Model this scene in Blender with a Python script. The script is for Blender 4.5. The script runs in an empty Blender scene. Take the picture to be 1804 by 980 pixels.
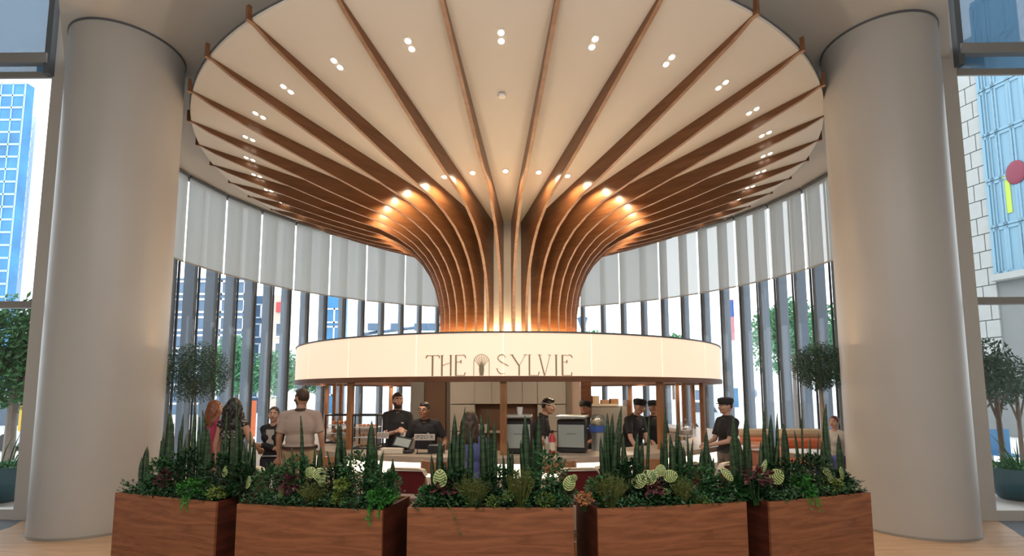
import bpy, bmesh, math, random
from mathutils import Vector, Matrix, noise
R = math.radians; PI = math.pi
S = bpy.context.scene; COL = S.collection
random.seed(7)

# ---------------------------------------------------------------- camera
CAM = Vector((0.1695, -8.4759, 1.8)); FPX = 894.478; PX, PY = 899.0, 603.72
FW = Vector((-0.01255692, 0.99537153, 0.09527775)).normalized()
RT = Vector((0.99991638, 0.01279419, -0.00187979)).normalized()
UP = RT.cross(FW).normalized(); RT = FW.cross(UP).normalized()
cd = bpy.data.cameras.new('camera'); cam = bpy.data.objects.new('camera', cd); COL.objects.link(cam)
m = Matrix((RT, UP, -FW)).transposed().to_4x4(); m.translation = CAM; cam.matrix_world = m
cd.sensor_width = 36; cd.lens = FPX / 1804 * 36
cd.shift_x = (902 - PX) / 1804; cd.shift_y = (PY - 490) / 1804
cd.clip_start = .05; cd.clip_end = 400
S.camera = cam
# ---------------------------------------------------------------- sky
W = bpy.data.worlds.new('World'); S.world = W; W.use_nodes = True
nt = W.node_tree; bg = nt.nodes['Background']
bg.inputs[0].default_value = (.86, .94, 1, 1); bg.inputs[1].default_value = 2.0
# ---------------------------------------------------------------- exposure
S.view_settings.view_transform = 'Standard'; S.view_settings.look = 'None'
S.view_settings.gamma = 1; S.view_settings.exposure = 0.42; S.view_settings.use_curve_mapping = False
S.cycles.max_bounces = 6; S.cycles.diffuse_bounces = 3; S.cycles.glossy_bounces = 2; S.cycles.transmission_bounces = 4
S.cycles.transparent_max_bounces = 10; S.cycles.sample_clamp_indirect = 4
S.cycles.caustics_reflective = False; S.cycles.caustics_refractive = False

def lamp(name, kind, loc, energy, color, size=.1, rot=None, spot=None, sizey=None, blend=.4):
    d = bpy.data.lights.new(name, kind); d.energy = energy; d.color = color
    if kind == 'AREA':
        d.size = size
        if sizey: d.shape = 'RECTANGLE'; d.size_y = sizey
    elif kind in ('POINT', 'SPOT'): d.shadow_soft_size = size
    if kind == 'SPOT': d.spot_size = spot; d.spot_blend = blend
    o = bpy.data.objects.new(name, d); o.location = loc
    if rot: o.rotation_euler = rot
    COL.objects.link(o); return o
# the lobby behind the camera: unseen area lights added as fill
for x in (-6, 0, 6):
    lamp('lobby_fill', 'AREA', (x * .75, -10, 6.6), 125, (1, .97, .93), 2.5)
# upward fill lights added out of view behind the camera to brighten the ceiling
for x in (-3.2, 0, 3.2): lamp('ceiling_fill', 'AREA', (x, -7.6, 4.9), 75, (1, .97, .94), 1.6, rot=(PI, 0, 0))
# added fill lights hidden on the kiosk roof, brightening the canopy
for k in range(8):
    a = R(45 * k + 22.5); lamp('canopy_fill', 'AREA', (3.7 * math.sin(a), 2 - 3.7 * math.cos(a), 2.32), 11, (1, .92, .84), .3, rot=(PI - R(22), 0, a))

# ---------------------------------------------------------------- helpers
def ray(px, py):
    return FW + RT * ((px - PX) / FPX) + UP * ((PY - py) / FPX)
def at(px, py, Y):
    r = ray(px, py); return CAM + r * ((Y - CAM.y) / r.y)
def atz(px, py, z):
    r = ray(px, py); return CAM + r * ((z - CAM.z) / r.z)

def mat(name, col, rough=.6, metal=0, emit=None, es=1, spec=None, noise_s=None, noise_a=.12, alpha=None, trans=None, bump=None):
    m = bpy.data.materials.new(name); m.use_nodes = True; n = m.node_tree; b = n.nodes['Principled BSDF']
    c = tuple(col) + (1,)
    b.inputs['Base Color'].default_value = c; b.inputs['Roughness'].default_value = rough; b.inputs['Metallic'].default_value = metal
    if spec is not None: b.inputs['Specular IOR Level'].default_value = spec
    if emit: b.inputs['Emission Color'].default_value = tuple(emit) + (1,); b.inputs['Emission Strength'].default_value = es
    if noise_s:
        tc = n.nodes.new('ShaderNodeTexCoord'); ns = n.nodes.new('ShaderNodeTexNoise'); ns.inputs['Scale'].default_value = noise_s; ns.inputs['Detail'].default_value = 3
        mx = n.nodes.new('ShaderNodeMix'); mx.data_type = 'RGBA'
        mx.inputs[6].default_value = tuple(v * (1 - noise_a) for v in col) + (1,); mx.inputs[7].default_value = tuple(min(1, v * (1 + noise_a)) for v in col) + (1,)
        n.links.new(tc.outputs['Object'], ns.inputs['Vector']); n.links.new(ns.outputs['Fac'], mx.inputs[0]); n.links.new(mx.outputs[2], b.inputs['Base Color'])
        if bump:
            bp = n.nodes.new('ShaderNodeBump'); bp.inputs['Strength'].default_value = bump; n.links.new(ns.outputs['Fac'], bp.inputs['Height']); n.links.new(bp.outputs[0], b.inputs['Normal'])
    if trans:
        t = n.nodes.new('ShaderNodeBsdfTranslucent'); t.inputs[0].default_value = c
        tp = n.nodes.new('ShaderNodeBsdfTransparent')
        m1 = n.nodes.new('ShaderNodeMixShader'); m2 = n.nodes.new('ShaderNodeMixShader'); out = n.nodes['Material Output']
        m1.inputs[0].default_value = trans[0]; m2.inputs[0].default_value = trans[1]
        n.links.new(b.outputs[0], m1.inputs[1]); n.links.new(t.outputs[0], m1.inputs[2])
        n.links.new(m1.outputs[0], m2.inputs[1]); n.links.new(tp.outputs[0], m2.inputs[2]); n.links.new(m2.outputs[0], out.inputs[0])
    return m
def glassmat(name, tint=(1, 1, 1), gloss=.06):
    m = bpy.data.materials.new(name); m.use_nodes = True; n = m.node_tree; n.nodes.remove(n.nodes['Principled BSDF'])
    t = n.nodes.new('ShaderNodeBsdfTransparent'); t.inputs[0].default_value = tuple(tint) + (1,)
    g = n.nodes.new('ShaderNodeBsdfGlossy'); g.inputs['Roughness'].default_value = .03
    x = n.nodes.new('ShaderNodeMixShader'); x.inputs[0].default_value = gloss
    n.links.new(t.outputs[0], x.inputs[1]); n.links.new(g.outputs[0], x.inputs[2]); n.links.new(x.outputs[0], n.nodes['Material Output'].inputs[0])
    return m
def wood(name, c1, c2, rough=.45, scale=(1, 1, 8), rings=3.0, spec=.5, wdist=2.5):
    m = bpy.data.materials.new(name); m.use_nodes = True; n = m.node_tree; b = n.nodes['Principled BSDF']
    tc = n.nodes.new('ShaderNodeTexCoord'); mp = n.nodes.new('ShaderNodeMapping'); mp.inputs['Scale'].default_value = scale
    w = n.nodes.new('ShaderNodeTexNoise'); w.inputs['Scale'].default_value = rings; w.inputs['Detail'].default_value = 6; w.inputs['Distortion'].default_value = wdist * .35
    w2 = n.nodes.new('ShaderNodeTexNoise'); w2.inputs['Scale'].default_value = rings * 9; w2.inputs['Detail'].default_value = 2
    r = n.nodes.new('ShaderNodeValToRGB'); r.color_ramp.elements[0].position = .33; r.color_ramp.elements[1].position = .68
    r.color_ramp.elements[0].color = tuple(c1) + (1,); r.color_ramp.elements[1].color = tuple(c2) + (1,)
    ad = n.nodes.new('ShaderNodeMath'); ad.operation = 'MULTIPLY_ADD'; ad.inputs[1].default_value = .25; 
    L = n.links.new
    L(tc.outputs['Object'], mp.inputs[0]); L(mp.outputs[0], w.inputs[0]); L(mp.outputs[0], w2.inputs[0])
    sub = n.nodes.new('ShaderNodeMath'); sub.operation = 'SUBTRACT'; sub.inputs[1].default_value = .5
    L(w2.outputs['Fac'], sub.inputs[0]); L(sub.outputs[0], ad.inputs[0]); L(w.outputs['Fac'], ad.inputs[2]); L(ad.outputs[0], r.inputs[0]); L(r.outputs[0], b.inputs['Base Color'])
    b.inputs['Roughness'].default_value = rough; b.inputs['Specular IOR Level'].default_value = spec
    return m

class MB:
    def __init__(s): s.v = []; s.f = []; s.mi = []; s.k = 0
    def add(s, vs, fs):
        o = len(s.v); s.v += [tuple(v) for v in vs]; s.f += [tuple(i + o for i in f) for f in fs]; s.mi += [s.k] * len(fs); return s
    def box(s, c, d, rz=0, M=None):
        x, y, z = d[0] / 2, d[1] / 2, d[2] / 2
        P = [Vector((sx * x, sy * y, sz * z)) for sz in (-1, 1) for sy in (-1, 1) for sx in (-1, 1)]
        Q = Matrix.Rotation(rz, 3, 'Z') if M is None else M
        return s.add([Q @ p + Vector(c) for p in P], [(0, 2, 3, 1), (4, 5, 7, 6), (0, 1, 5, 4), (2, 6, 7, 3), (0, 4, 6, 2), (1, 3, 7, 5)])
    def lathe(s, prof, c=(0, 0, 0), n=24, a0=0, a1=2 * PI, close=False):
        full = abs(a1 - a0 - 2 * PI) < 1e-6; N = n if full else n + 1; m_ = len(prof)
        vs = [(c[0] + r * math.cos(a0 + (a1 - a0) * i / n), c[1] + r * math.sin(a0 + (a1 - a0) * i / n), c[2] + z) for i in range(N) for r, z in prof]
        fs = []
        for i in range(n):
            j = (i + 1) % N
            for k in range(m_ if close else m_ - 1):
                k2 = (k + 1) % m_
                fs.append((i * m_ + k, j * m_ + k, j * m_ + k2, i * m_ + k2))
        if close and not full: fs += [tuple(range(m_))[::-1], tuple((N - 1) * m_ + k for k in range(m_))]
        return s.add(vs, fs)
    def tube(s, pts, rad, n=8, caps=True, sq=None):
        pts = [Vector(p) for p in pts]; rad = rad if isinstance(rad, (list, tuple)) else [rad] * len(pts)
        vs = []; last = None
        for i, p in enumerate(pts):
            t = (pts[min(i + 1, len(pts) - 1)] - pts[max(i - 1, 0)]).normalized()
            a = t.orthogonal().normalized() if last is None else (last - t * last.dot(t)).normalized()
            last = a; b = t.cross(a)
            for k in range(n):
                q = 2 * PI * k / n + (PI / 4 if n == 4 else 0); vs.append(p + (a * math.cos(q) + b * math.sin(q)) * rad[i])
        fs = [(i * n + k, i * n + (k + 1) % n, (i + 1) * n + (k + 1) % n, (i + 1) * n + k) for i in range(len(pts) - 1) for k in range(n)]
        if caps: fs += [tuple(range(n))[::-1], tuple((len(pts) - 1) * n + k for k in range(n))]
        return s.add(vs, fs)
    def ball(s, c, r, n=12, M=None, nz=None):
        r = (r, r, r) if not isinstance(r, (tuple, list)) else r; nz = nz or max(4, n // 2); vs = []
        for i in range(1, nz):
            t = PI * i / nz
            for k in range(n):
                p = Vector((r[0] * math.sin(t) * math.cos(2 * PI * k / n), r[1] * math.sin(t) * math.sin(2 * PI * k / n), r[2] * math.cos(t))); vs.append(p)
        vs += [Vector((0, 0, r[2])), Vector((0, 0, -r[2]))]
        if M is not None: vs = [M @ v for v in vs]
        vs = [v + Vector(c) for v in vs]; a, b = len(vs) - 2, len(vs) - 1
        fs = [(i * n + k, (i + 1) * n + k, (i + 1) * n + (k + 1) % n, i * n + (k + 1) % n) for i in range(nz - 2) for k in range(n)]
        fs += [(a, k, (k + 1) % n) for k in range(n)] + [(b, (nz - 2) * n + (k + 1) % n, (nz - 2) * n + k) for k in range(n)]
        return s.add(vs, fs)
    def prism(s, pts, f0, f1):
        """polygon pts (2D) mapped by f0 and f1 to two parallel faces"""
        n = len(pts); vs = [f0(*p) for p in pts] + [f1(*p) for p in pts]
        return s.add(vs, [tuple(range(n))[::-1], tuple(range(n, 2 * n))] + [(i, (i + 1) % n, n + (i + 1) % n, n + i) for i in range(n)])
    def build(s, name, m, parent=None, smooth=False, loc=None, rz=0, bevel=0, stuff=False, fixn=True, label=None):
        me = bpy.data.meshes.new(name); me.from_pydata(s.v, [], s.f)
        ms = m if isinstance(m, (list, tuple)) else [m]
        for q in ms: me.materials.append(q)
        if len(ms) > 1: me.polygons.foreach_set('material_index', s.mi)
        if fixn and len(s.f) < 20000:
            b = bmesh.new(); b.from_mesh(me); bmesh.ops.recalc_face_normals(b, faces=b.faces); b.to_mesh(me); b.free()
        if smooth:
            me.polygons.foreach_set('use_smooth', [True] * len(me.polygons))
            if smooth != 'all': me.set_sharp_from_angle(angle=R(38))
        me.update()
        o = bpy.data.objects.new(name, me); COL.objects.link(o)
        if parent: o.parent = parent
        if loc is not None: o.location = loc
        o.rotation_euler.z = rz
        if bevel:
            bv = o.modifiers.new('bevel', 'BEVEL'); bv.width = bevel; bv.segments = 2; bv.limit_method = 'ANGLE'
        if stuff: o['kind'] = 'stuff'
        if label: o['label'] = label
        return o

def thing(name, label, cat, loc=(0, 0, 0), rz=0, group=None):
    o = bpy.data.objects.new(name, None); o.empty_display_size = .1; COL.objects.link(o); o.location = loc; o.rotation_euler.z = rz
    return tag(o, label, cat, group)
def tag(o, label, cat, group=None):
    o['label'] = label; o['category'] = cat
    if group: o['group'] = group
    return o
def struct(o): o['kind'] = 'structure'; return o
def estruct(name):
    o = bpy.data.objects.new(name, None); COL.objects.link(o); return struct(o)
def dup(root, loc=None, rz=None, label=None):
    c = root.copy(); COL.objects.link(c)
    if loc is not None: c.location = loc
    if rz is not None: c.rotation_euler.z = rz
    if label: c['label'] = label
    def rec(a, b):
        for ch in a.children:
            d = ch.copy(); COL.objects.link(d); d.parent = b; rec(ch, d)
    rec(root, c); return c
def pol(ang, r, z=0, cy=2.0):      # angle from the front (towards the camera), clockwise seen from above
    return Vector((r * math.sin(ang), cy - r * math.cos(ang), z))

# ---------------------------------------------------------------- materials
M = {}
M['paint'] = mat('warm_white_paint', (.56, .525, .48), .55, noise_s=1.5, noise_a=.03)
M['ceil'] = mat('ceiling_paint', (.60, .555, .50), .8)
M['column'] = mat('column_plaster', (.45, .435, .415), .38, noise_s=2, noise_a=.03)
M['soffit'] = mat('soffit_plaster', (.70, .64, .56), .75)
M['rib'] = wood('walnut_rib', (.14, .056, .022), (.20, .086, .036), .30, (.6, .6, 7), 2.2, .45)
M['ribedge'] = wood('rib_edge_highlight', (.34, .19, .11), (.46, .28, .17), .4, (.6, .6, 7), 2.2, .45)  # lamp highlight along the lower rib edges, painted in as lighter wood
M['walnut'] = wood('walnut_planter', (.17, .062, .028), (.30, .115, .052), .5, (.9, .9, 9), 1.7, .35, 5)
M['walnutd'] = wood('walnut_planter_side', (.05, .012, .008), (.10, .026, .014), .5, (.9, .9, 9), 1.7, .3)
M['trim'] = wood('walnut_trim', (.14, .055, .024), (.20, .085, .038), .45, (1, 1, 5), 3, .4)
M['postwood'] = wood('post_wood', (.25, .105, .04), (.36, .165, .07), .45, (5, 5, 1), 3, .4)
M['oak'] = wood('oak_floor', (.46, .29, .175), (.60, .41, .26), .42, (1.2, 10, 1), 1.6, .5)
M['slate'] = mat('slate_floor', (.10, .125, .155), .3, noise_s=6, noise_a=.2)
M['alu'] = mat('grey_aluminium', (.36, .35, .33), .4, .5)
M['darkalu'] = mat('dark_window_frame', (.10, .11, .12), .5)
M['fin'] = mat('grey_fin', (.20, .245, .30), .65)
M['blind'] = mat('roller_blind_fabric', (.62, .66, .66), .9, trans=(.42, .03))
M['sheer'] = mat('sheer_blind_fabric', (.13, .27, .42), .9, trans=(.5, .3))
M['blind2'] = mat('thin_blind_fabric', (.60, .62, .60), .9, trans=(.40, .22))
M['blindw'] = mat('blind_hem', (.45, .44, .41), .7)
M['glass'] = glassmat('clear_glass')
M['lit'] = mat('backlit_band', (.85, .70, .56), .5, emit=(1, .72, .51), es=.55)
M['litjoint'] = mat('band_joint', (.95, .8, .62), .5, emit=(1, .80, .56), es=.85)
M['led'] = mat('led_strip', (1, .9, .7), .5, emit=(1, .68, .34), es=200)
M['ledc'] = mat('counter_glow', (1, .9, .75), .5, emit=(1, .88, .66), es=1.5)
M['spot'] = mat('lamp_lens', (1, 1, 1), .3, emit=(1, .90, .76), es=9)
M['white'] = mat('white_enamel', (.8, .8, .8), .5)
M['stone'] = mat('counter_stone', (.50, .40, .31), .35, noise_s=14, noise_a=.15)
M['cream'] = mat('cream_panel', (.72, .63, .50), .6)
M['bronze'] = mat('sign_bronze', (.40, .33, .23), .5, .3)
M['black'] = mat('black_plastic', (.02, .02, .022), .4)
M['steel'] = mat('brushed_steel', (.42, .44, .43), .35, .6)
M['greyp'] = mat('grey_steel_panel', (.36, .40, .38), .4, .1)
M['taupe'] = mat('taupe_wall', (.36, .31, .26), .7)
M['niche'] = mat('niche_brown', (.22, .13, .09), .7)

# ---------------------------------------------------------------- floor, ceiling, lobby walls
f = MB(); f.box((0, -7.55, -.05), (26, 13.1, .1)); struct(f.build('floor', M['slate']))
f = MB(); f.box((0, -8.3, .001), (25.9, 9.2, .006)); struct(f.build('floor', mat('bounce_floor', (.55, .52, .48), .4, noise_s=20, noise_a=.05)))  # pale floor out of view, added to bounce light onto the ceiling
fw = MB()
for px_, py_ in ((-5.488, -1.5355), (5.3816, -1.5066)): fw.lathe([(0, .004), (1.1, .004), (1.1, -.01)], (px_, py_, 0), 64)
fw.lathe([(0, .006), (7.5, .006), (7.5, -.1)], (0, 2, 0), 96)
fw.add([(-4.9, -6.5, .005), (4.8, -6.5, .005), (5.38, -2.5, .005), (-5.48, -2.6, .005)], [(0, 1, 2, 3)])
struct(fw.build('floor', M['oak'], fixn=False))
# ceiling: rectangle in front + round bay behind
c = MB(); n = 64; pts = [(-5.0, -13), (5.1, -13), (5.1, -3.1), (5.7, -2.35), (6.75, -1.15), (7.4, -1.0)]
a0 = math.acos(3.0 / 7.6)
pts += [pol(math.pi - t, 7.6)[:2] for t in [(-1 + 2 * i / n) * (PI - a0) * -1 for i in range(n + 1)]][::1] + [(-7.4, -1.0), (-6.75, -1.2), (-5.66, -2.52), (-5.0, -3.3)]
c.prism(pts, lambda x, y: (x, y, 6.775), lambda x, y: (x, y, 6.95)); struct(c.build('ceiling', M['ceil']))
for sx in (-1, 1):
    c = MB(); c.box((sx * 9.05, -7, 9.6), (8.1, 12.2, .2)); struct(c.build('ceiling', M['ceil']))
    c = MB(); c.box((sx * 4.95, -8.2, 8.2), (.16, 9.8, 2.7)); struct(c.build('trim_%d' % (1 if sx < 0 else 2), M['ceil']))
w = MB(); w.box((0, -13.1, 4.8), (26, .2, 9.6)); struct(w.build('wall_rear', M['paint']))
for sx, nm in ((-1, 'wall_left'), (1, 'wall_right')):
    w = MB(); w.box((sx * 13.1, -7, 4.8), (.2, 12, 9.6)); struct(w.build(nm, M['paint']))

# ---------------------------------------------------------------- curved glass wall with blinds and fins
RW = 7.43
seams = [-104, -94.5, -84.9, -75.5, -66.8, -58.3, -49.3, -39.7, -29.4, -19.8, -10.2, -.6, 9, 18.9, 29.6, 40.2, 50.4, 60, 68.5, 77, 86, 95.5, 105]
wallb = estruct('wall_back')
ORD = ['first', 'second', 'third', 'fourth', 'fifth', 'sixth', 'seventh', 'eighth', 'ninth']
def wp(a, r, z=0): a = R(a); return Vector((r * math.sin(a), 2 + r * math.cos(a), z))
pos = ['behind the left column', 'behind the left topiary', 'right of the left topiary']
for i in range(len(seams) - 1):
    a, b = seams[i], seams[i + 1]
    wi = estruct('window_%d' % (i + 1))
    g = MB(); N = 3
    for j in range(N):
        q0 = a + (b - a) * j / N; q1 = a + (b - a) * (j + 1) / N
        g.add([wp(q0, RW + .05, .12), wp(q1, RW + .05, .12), wp(q1, RW + .05, 6.7), wp(q0, RW + .05, 6.7)], [(0, 1, 2, 3)])
    g.build('pane', M['glass'], wi)
    fr = MB(); fr.box(wp(a, RW + .03, 3.38), (.022, .05, 6.7), -R(a)); fr.build('mullion', M['darkalu'], wi)
    fr = MB(); fr.box(wp((a + b) / 2, RW + .03, 3.38), (.016, .05, 6.7), -R((a + b) / 2)); fr.build('mullion', M['darkalu'], wi)
    fr = MB(); m_ = (a + b) / 2; wd = 2 * RW * math.sin(R(b - a) / 2)
    for z, h_ in ((.06, .14), (6.73, .1)): fr.box(wp(m_, RW * math.cos(R(b - a) / 2) + .05, z), (wd, .1, h_), -R(m_))
    fr.build('frame', M['darkalu'], wi)
    # blind
    bl = thing('roller_blind', '', 'blind', wp(m_, RW - .08, 6.7), 0, 'roller blinds around the curved glass wall')
    fab = MB(); g_ = .18; K = 4; vs = []; o_ = wp(m_, RW - .08, 6.7)
    for j in range(K + 1):
        q = a + g_ + (b - a - 2 * g_) * j / K
        for rr in (RW - .075, RW - .079):
            vs += [wp(q, rr, 4.73) - o_, wp(q, rr, 6.7) - o_]
    fs = []
    for j in range(K): k = j * 4; fs += [(k, k + 4, k + 5, k + 1)]
    fab.add([v for v in vs], fs); fab.build('fabric', M['blind2'] if i >= 15 else M['blind'], bl, fixn=False)
    hm = MB(); hm.box(wp(m_, (RW - .077) * math.cos(R((b - a) / 2)) + .0, 4.72) - o_, (wd * .955, .018, .035), -R(m_)); hm.build('hem_bar', M['blindw'], bl)
    tb = MB(); tb.tube([wp(a + g_, RW - .09, 6.72) - o_, wp(b - g_, RW - .09, 6.72) - o_], .035, 8); tb.build('roller', M['darkalu'], bl)
    if m_ < -20: wh = '%s full blind counting from the left column' % ORD[i - 2] if i > 1 else 'half hidden roller blind %s behind the left column' % ('right' if i else 'fully')
    elif m_ > 20: wh = ('%s blind counting from the right column' % ORD[19 - i] if i < 20 else 'hidden behind the right column' if i == 20 else 'furthest round beyond the right column')
    else: wh = 'blind hanging behind the flared wooden trunk, %s' % ['left of its left edge', 'at its left edge', 'left of its centre', 'right of its centre', 'at its right edge', 'right of its right edge'][min(5, max(0, i - 8))]
    bl['label'] = 'pale grey roller blind, ' + wh if 'half' not in wh else wh
    for q in (a, m_):
        fn = MB(); lean = -.35 if q < 0 else .35
        q2 = q - .30 if q < 0 else q + .30
        fn.box((0, 0, 3.6), (.095, .29, 7.4)); fn.build('fin', M['fin'], wallb, loc=wp(q2, RW + .225), rz=-R(q2))

# straight storefronts to either side, beyond the columns
for sx, nm, e0 in ((-1, 'left', 6.96), (1, 'right', 6.79)):
    wl = estruct('wall_front_' + nm)
    p = MB(); p.box((sx * (e0 - .14), -1.06, 4.75), (.28, .26, 9.5)); p.build('pier', M['paint'], wl)
    p = MB(); p.box((sx * (e0 - .42), -.98, 4.75), (.34, .14, 9.5)); p.build('pier', M['paint'], wl)
    wi = estruct('window_%d' % (23 if sx < 0 else 24))
    x0, x1 = sx * e0, sx * 13
    g = MB(); g.add([(x0, -1.1, .1), (x1, -1.1, .1), (x1, -1.1, 9.5), (x0, -1.1, 9.5)], [(0, 1, 2, 3)]); g.build('pane', M['glass'], wi)
    fr = MB(); fr.box(((x0 + x1) / 2, -1.1, .07), (abs(x1 - x0), .14, .14)); fr.build('sill_rail', M['paint'], wi)
    fr = MB(); fr.box(((x0 + x1) / 2, -1.1, 3.09), (abs(x1 - x0), .1, .10)); fr.build('transom', M['alu'], wi)
    fr = MB(); fr.box((sx * 9.4, -1.1, 4.8), (.1, .14, 9.5)); fr.build('mullion', M['alu'], wi)
    bl = thing('roller_blind', 'grey translucent blind drawn a little way down over the %s side window' % nm, 'blind', ((x0 + x1) / 2, -1.19, 6.6 if sx < 0 else 6.5), 0, 'side window blinds')
    fb = MB(); fb.box((0, 0, 1.45), (abs(x1 - x0) - .04, .008, 2.9)); fb.build('fabric', M['sheer'], bl)
    fb = MB(); fb.box((0, .0, .05), (abs(x1 - x0), .03, .1)); fb.build('hem_bar', M['alu'], bl)
    fr = MB(); fr.box(((x0 + x1) / 2, -1.26, 6.86), (abs(x1 - x0), .1, .16)); fr.build('transom', M['alu'], wi)
    fr = MB(); fr.box((sx * (e0 + .01), -1.2, 8.0), (.09, .16, 2.75)); fr.build('side_guide', M['darkalu'], wi)

# columns
for (x, y), nm in (((-5.488, -1.5355), 'left'), ((5.3816, -1.5066), 'right')):
    co = thing('column', 'massive round off-white plaster column at the %s of the planters' % nm, 'column', (x, y, 0), 0, None)
    c = MB(); c.lathe([(.687, .0), (.687, 6.76)], n=96); c.build('shaft', M['column'], co, smooth=True)
    c = MB(); c.lathe([(.687, 0), (.70, 0), (.70, .035), (.687, .035)], n=96, close=True); c.build('base_ring', M['alu'], co, smooth=True)
    c = MB(); c.lathe([(.687, 6.745), (.697, 6.745), (.697, 6.775), (.687, 6.775)], n=96, close=True); c.build('shadow_ring', M['darkalu'], co, smooth=True)

# ---------------------------------------------------------------- the mushroom canopy
can = thing('tree_canopy', 'huge round canopy of walnut ribs flaring from a central trunk', 'canopy', (0, 2, 0))
def lr(b, *a, **k): return b
sof = lambda r: 4.96 + .2549 * (r - 1.2)
c = MB(); c.lathe([(1.2, 4.96), (5.75, 6.12), (5.75, 6.165), (5.6, 6.25), (1.1, 6.0)], n=160, close=True); c.build('soffit', M['soffit'], can, smooth=True)
c = MB(); c.lathe([(5.70, 6.166), (5.765, 6.166), (5.765, 6.185), (5.70, 6.185)], n=160, close=True); c.build('rim_band', M['darkalu'], can, smooth=True)
c = MB(); c.lathe([(1.18, 2.1), (1.2, 2.1), (1.2, 4.98), (1.18, 4.98)], n=80, close=True); c.build('core', M['soffit'], can, smooth=True)
c = MB(); c.lathe([(.0, 6.3), (.6, 6.3), (.6, 6.78)], n=40); c.build('hanger_drum', M['white'], can, smooth=True)
lowp = [(.9, 3.1), (1.41, 3.1), (1.415, 3.35), (1.46, 3.65), (1.53, 3.92), (1.64, 4.18), (1.80, 4.43), (2.02, 4.66), (2.3, 4.85), (2.65, 5.02), (3.1, 5.15), (3.7, 5.34), (4.5, 5.62), (5.1, 5.835), (5.5, 5.985), (5.72, 6.095), (5.81, 6.105)]
ends = [6.6, 18.3, 30.6, 41.4, 51.6, 61.2, 69.8, 78, 86.3, 93.9] + [93.9 + 8.18 * i for i in range(1, 11)]
RIBW = .052
for sg in (-1, 1):
    for k in range(20):
        al = R(4.5 + 9 * k) * sg; be = R(ends[k]) * sg
        I = pol(al, 1.19, 0, 0); E_ = pol(be, 5.81, 0, 0); d = (E_ - I); L_ = d.length; d /= L_; nrm = Vector((-d.y, d.x, 0))
        def rl(r):     # distance along the line where the radius equals r
            b_ = I.dot(d); return -b_ + math.sqrt(max(0, b_ * b_ - I.length_squared + r * r))
        low = [(.0, 2.1), (rl(1.41), 2.1)] + [(rl(r), z) for r, z in lowp[1:]]
        up = [(rl(5.81), 6.29), (rl(5.765), 6.29), (rl(5.76), 6.12)] + [(rl(r), sof(r) + .01) for r in (4.5, 3.2, 2.2, 1.5)] + [(0, 4.97)]
        q = MB()
        # strip faces between low and up for a clean shape
        pl = low + up
        f0 = lambda s_, z: I + d * s_ + nrm * (RIBW / 2) + Vector((0, 0, z)); f1 = lambda s_, z: I + d * s_ - nrm * (RIBW / 2) + Vector((0, 0, z))
        q.prism(pl, f0, f1); nl = len(low)
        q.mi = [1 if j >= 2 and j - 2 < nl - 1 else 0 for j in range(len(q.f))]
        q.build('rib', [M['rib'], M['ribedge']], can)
# downlights in the soffit
tilt = math.atan(.2549)
outer = [0, 12.8, 25, 36.8, 48, 58, 67.5, 76, 84.5, 92.5] + [92.5 + 8.2 * i for i in range(1, 11)]
wp_ = {0: 'straight ahead', 1: 'one panel', 2: 'two panels', 3: 'three panels', 4: 'four panels', 5: 'five panels', 6: 'six panels', 7: 'seven panels', 8: 'eight panels', 9: 'nine panels', 10: 'ten panels'}
SC = [0]
def sideword(k, sg):
    if k >= 9: return 'rear side behind the trunk'
    return sideword2(k, sg)
def sideword2(k, sg): return 'in the front centre panel' if k == 0 else '%s %s of the front centre' % (wp_.get(k, '%d panels' % k), 'left' if sg < 0 else 'right')
for k in range(20):
    for sg in ((1,) if k in (0,) else (-1, 1)):
        a = R(outer[k]) * sg
        r = 4.93; p = pol(a, r, sof(r) - .004)
        L1 = thing('downlight', 'twin-lens recessed downlight near the canopy rim, ' + sideword(k, sg), 'light', p, 0, 'outer downlights of the canopy')
        rad = Vector((math.sin(a), -math.cos(a), .2549)).normalized(); nn = Vector((-.2549 * math.sin(a), .2549 * math.cos(a), 1)).normalized(); tn = nn.cross(rad)
        Q = Matrix((tn, rad, nn)).transposed()
        q = MB(); q.box((0, 0, .002), (.10, .22, .005), M=Q); q.build('trim', M['soffit'], L1)
        for s_ in (-1, 1):
            q = MB(); q.ball(rad * (s_ * .055), (.036, .036, .012), 14, M=Q, nz=6); q.build('lens', M['spot'], L1, smooth='all')
        a2 = R(12 * k if k < 8 else 84 + (k - 7) * 8) * sg if k < 8 else a
        a2 = R([0, 11.8, 22.8, 33.5, 43, 52, 61, 70][k]) * sg if k < 8 else a
        r = 2.62; p = pol(a2, r, sof(r) - .004)
        L1 = thing('downlight', 'small round downlight around the trunk, ' + sideword(k, sg), 'light', p, 0, 'inner downlights of the canopy')
        nn = Vector((-.2549 * math.sin(a2), .2549 * math.cos(a2), 1)).normalized(); rad = Vector((math.sin(a2), -math.cos(a2), .2549)).normalized()
        Q = Matrix((nn.cross(rad), rad, nn)).transposed()
        q = MB(); q.lathe([(.045, -.002), (.06, -.002), (.06, .01), (.045, .01)], n=16, close=True); q.v = [tuple(Q @ Vector(v)) for v in q.v]; q.build('trim', M['soffit'], L1)
        q = MB(); q.ball((0, 0, 0), (.036, .036, .015), 12, M=Q, nz=6); q.build('lens', M['spot'], L1, smooth='all')
        if k % 1 == 0:
            lamp('downlight_beam', 'SPOT', p - Vector((0, 0, .05)), 34, (1, .76, .47), .03, rot=(0, 0, 0), spot=R(152), blend=.5)
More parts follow.
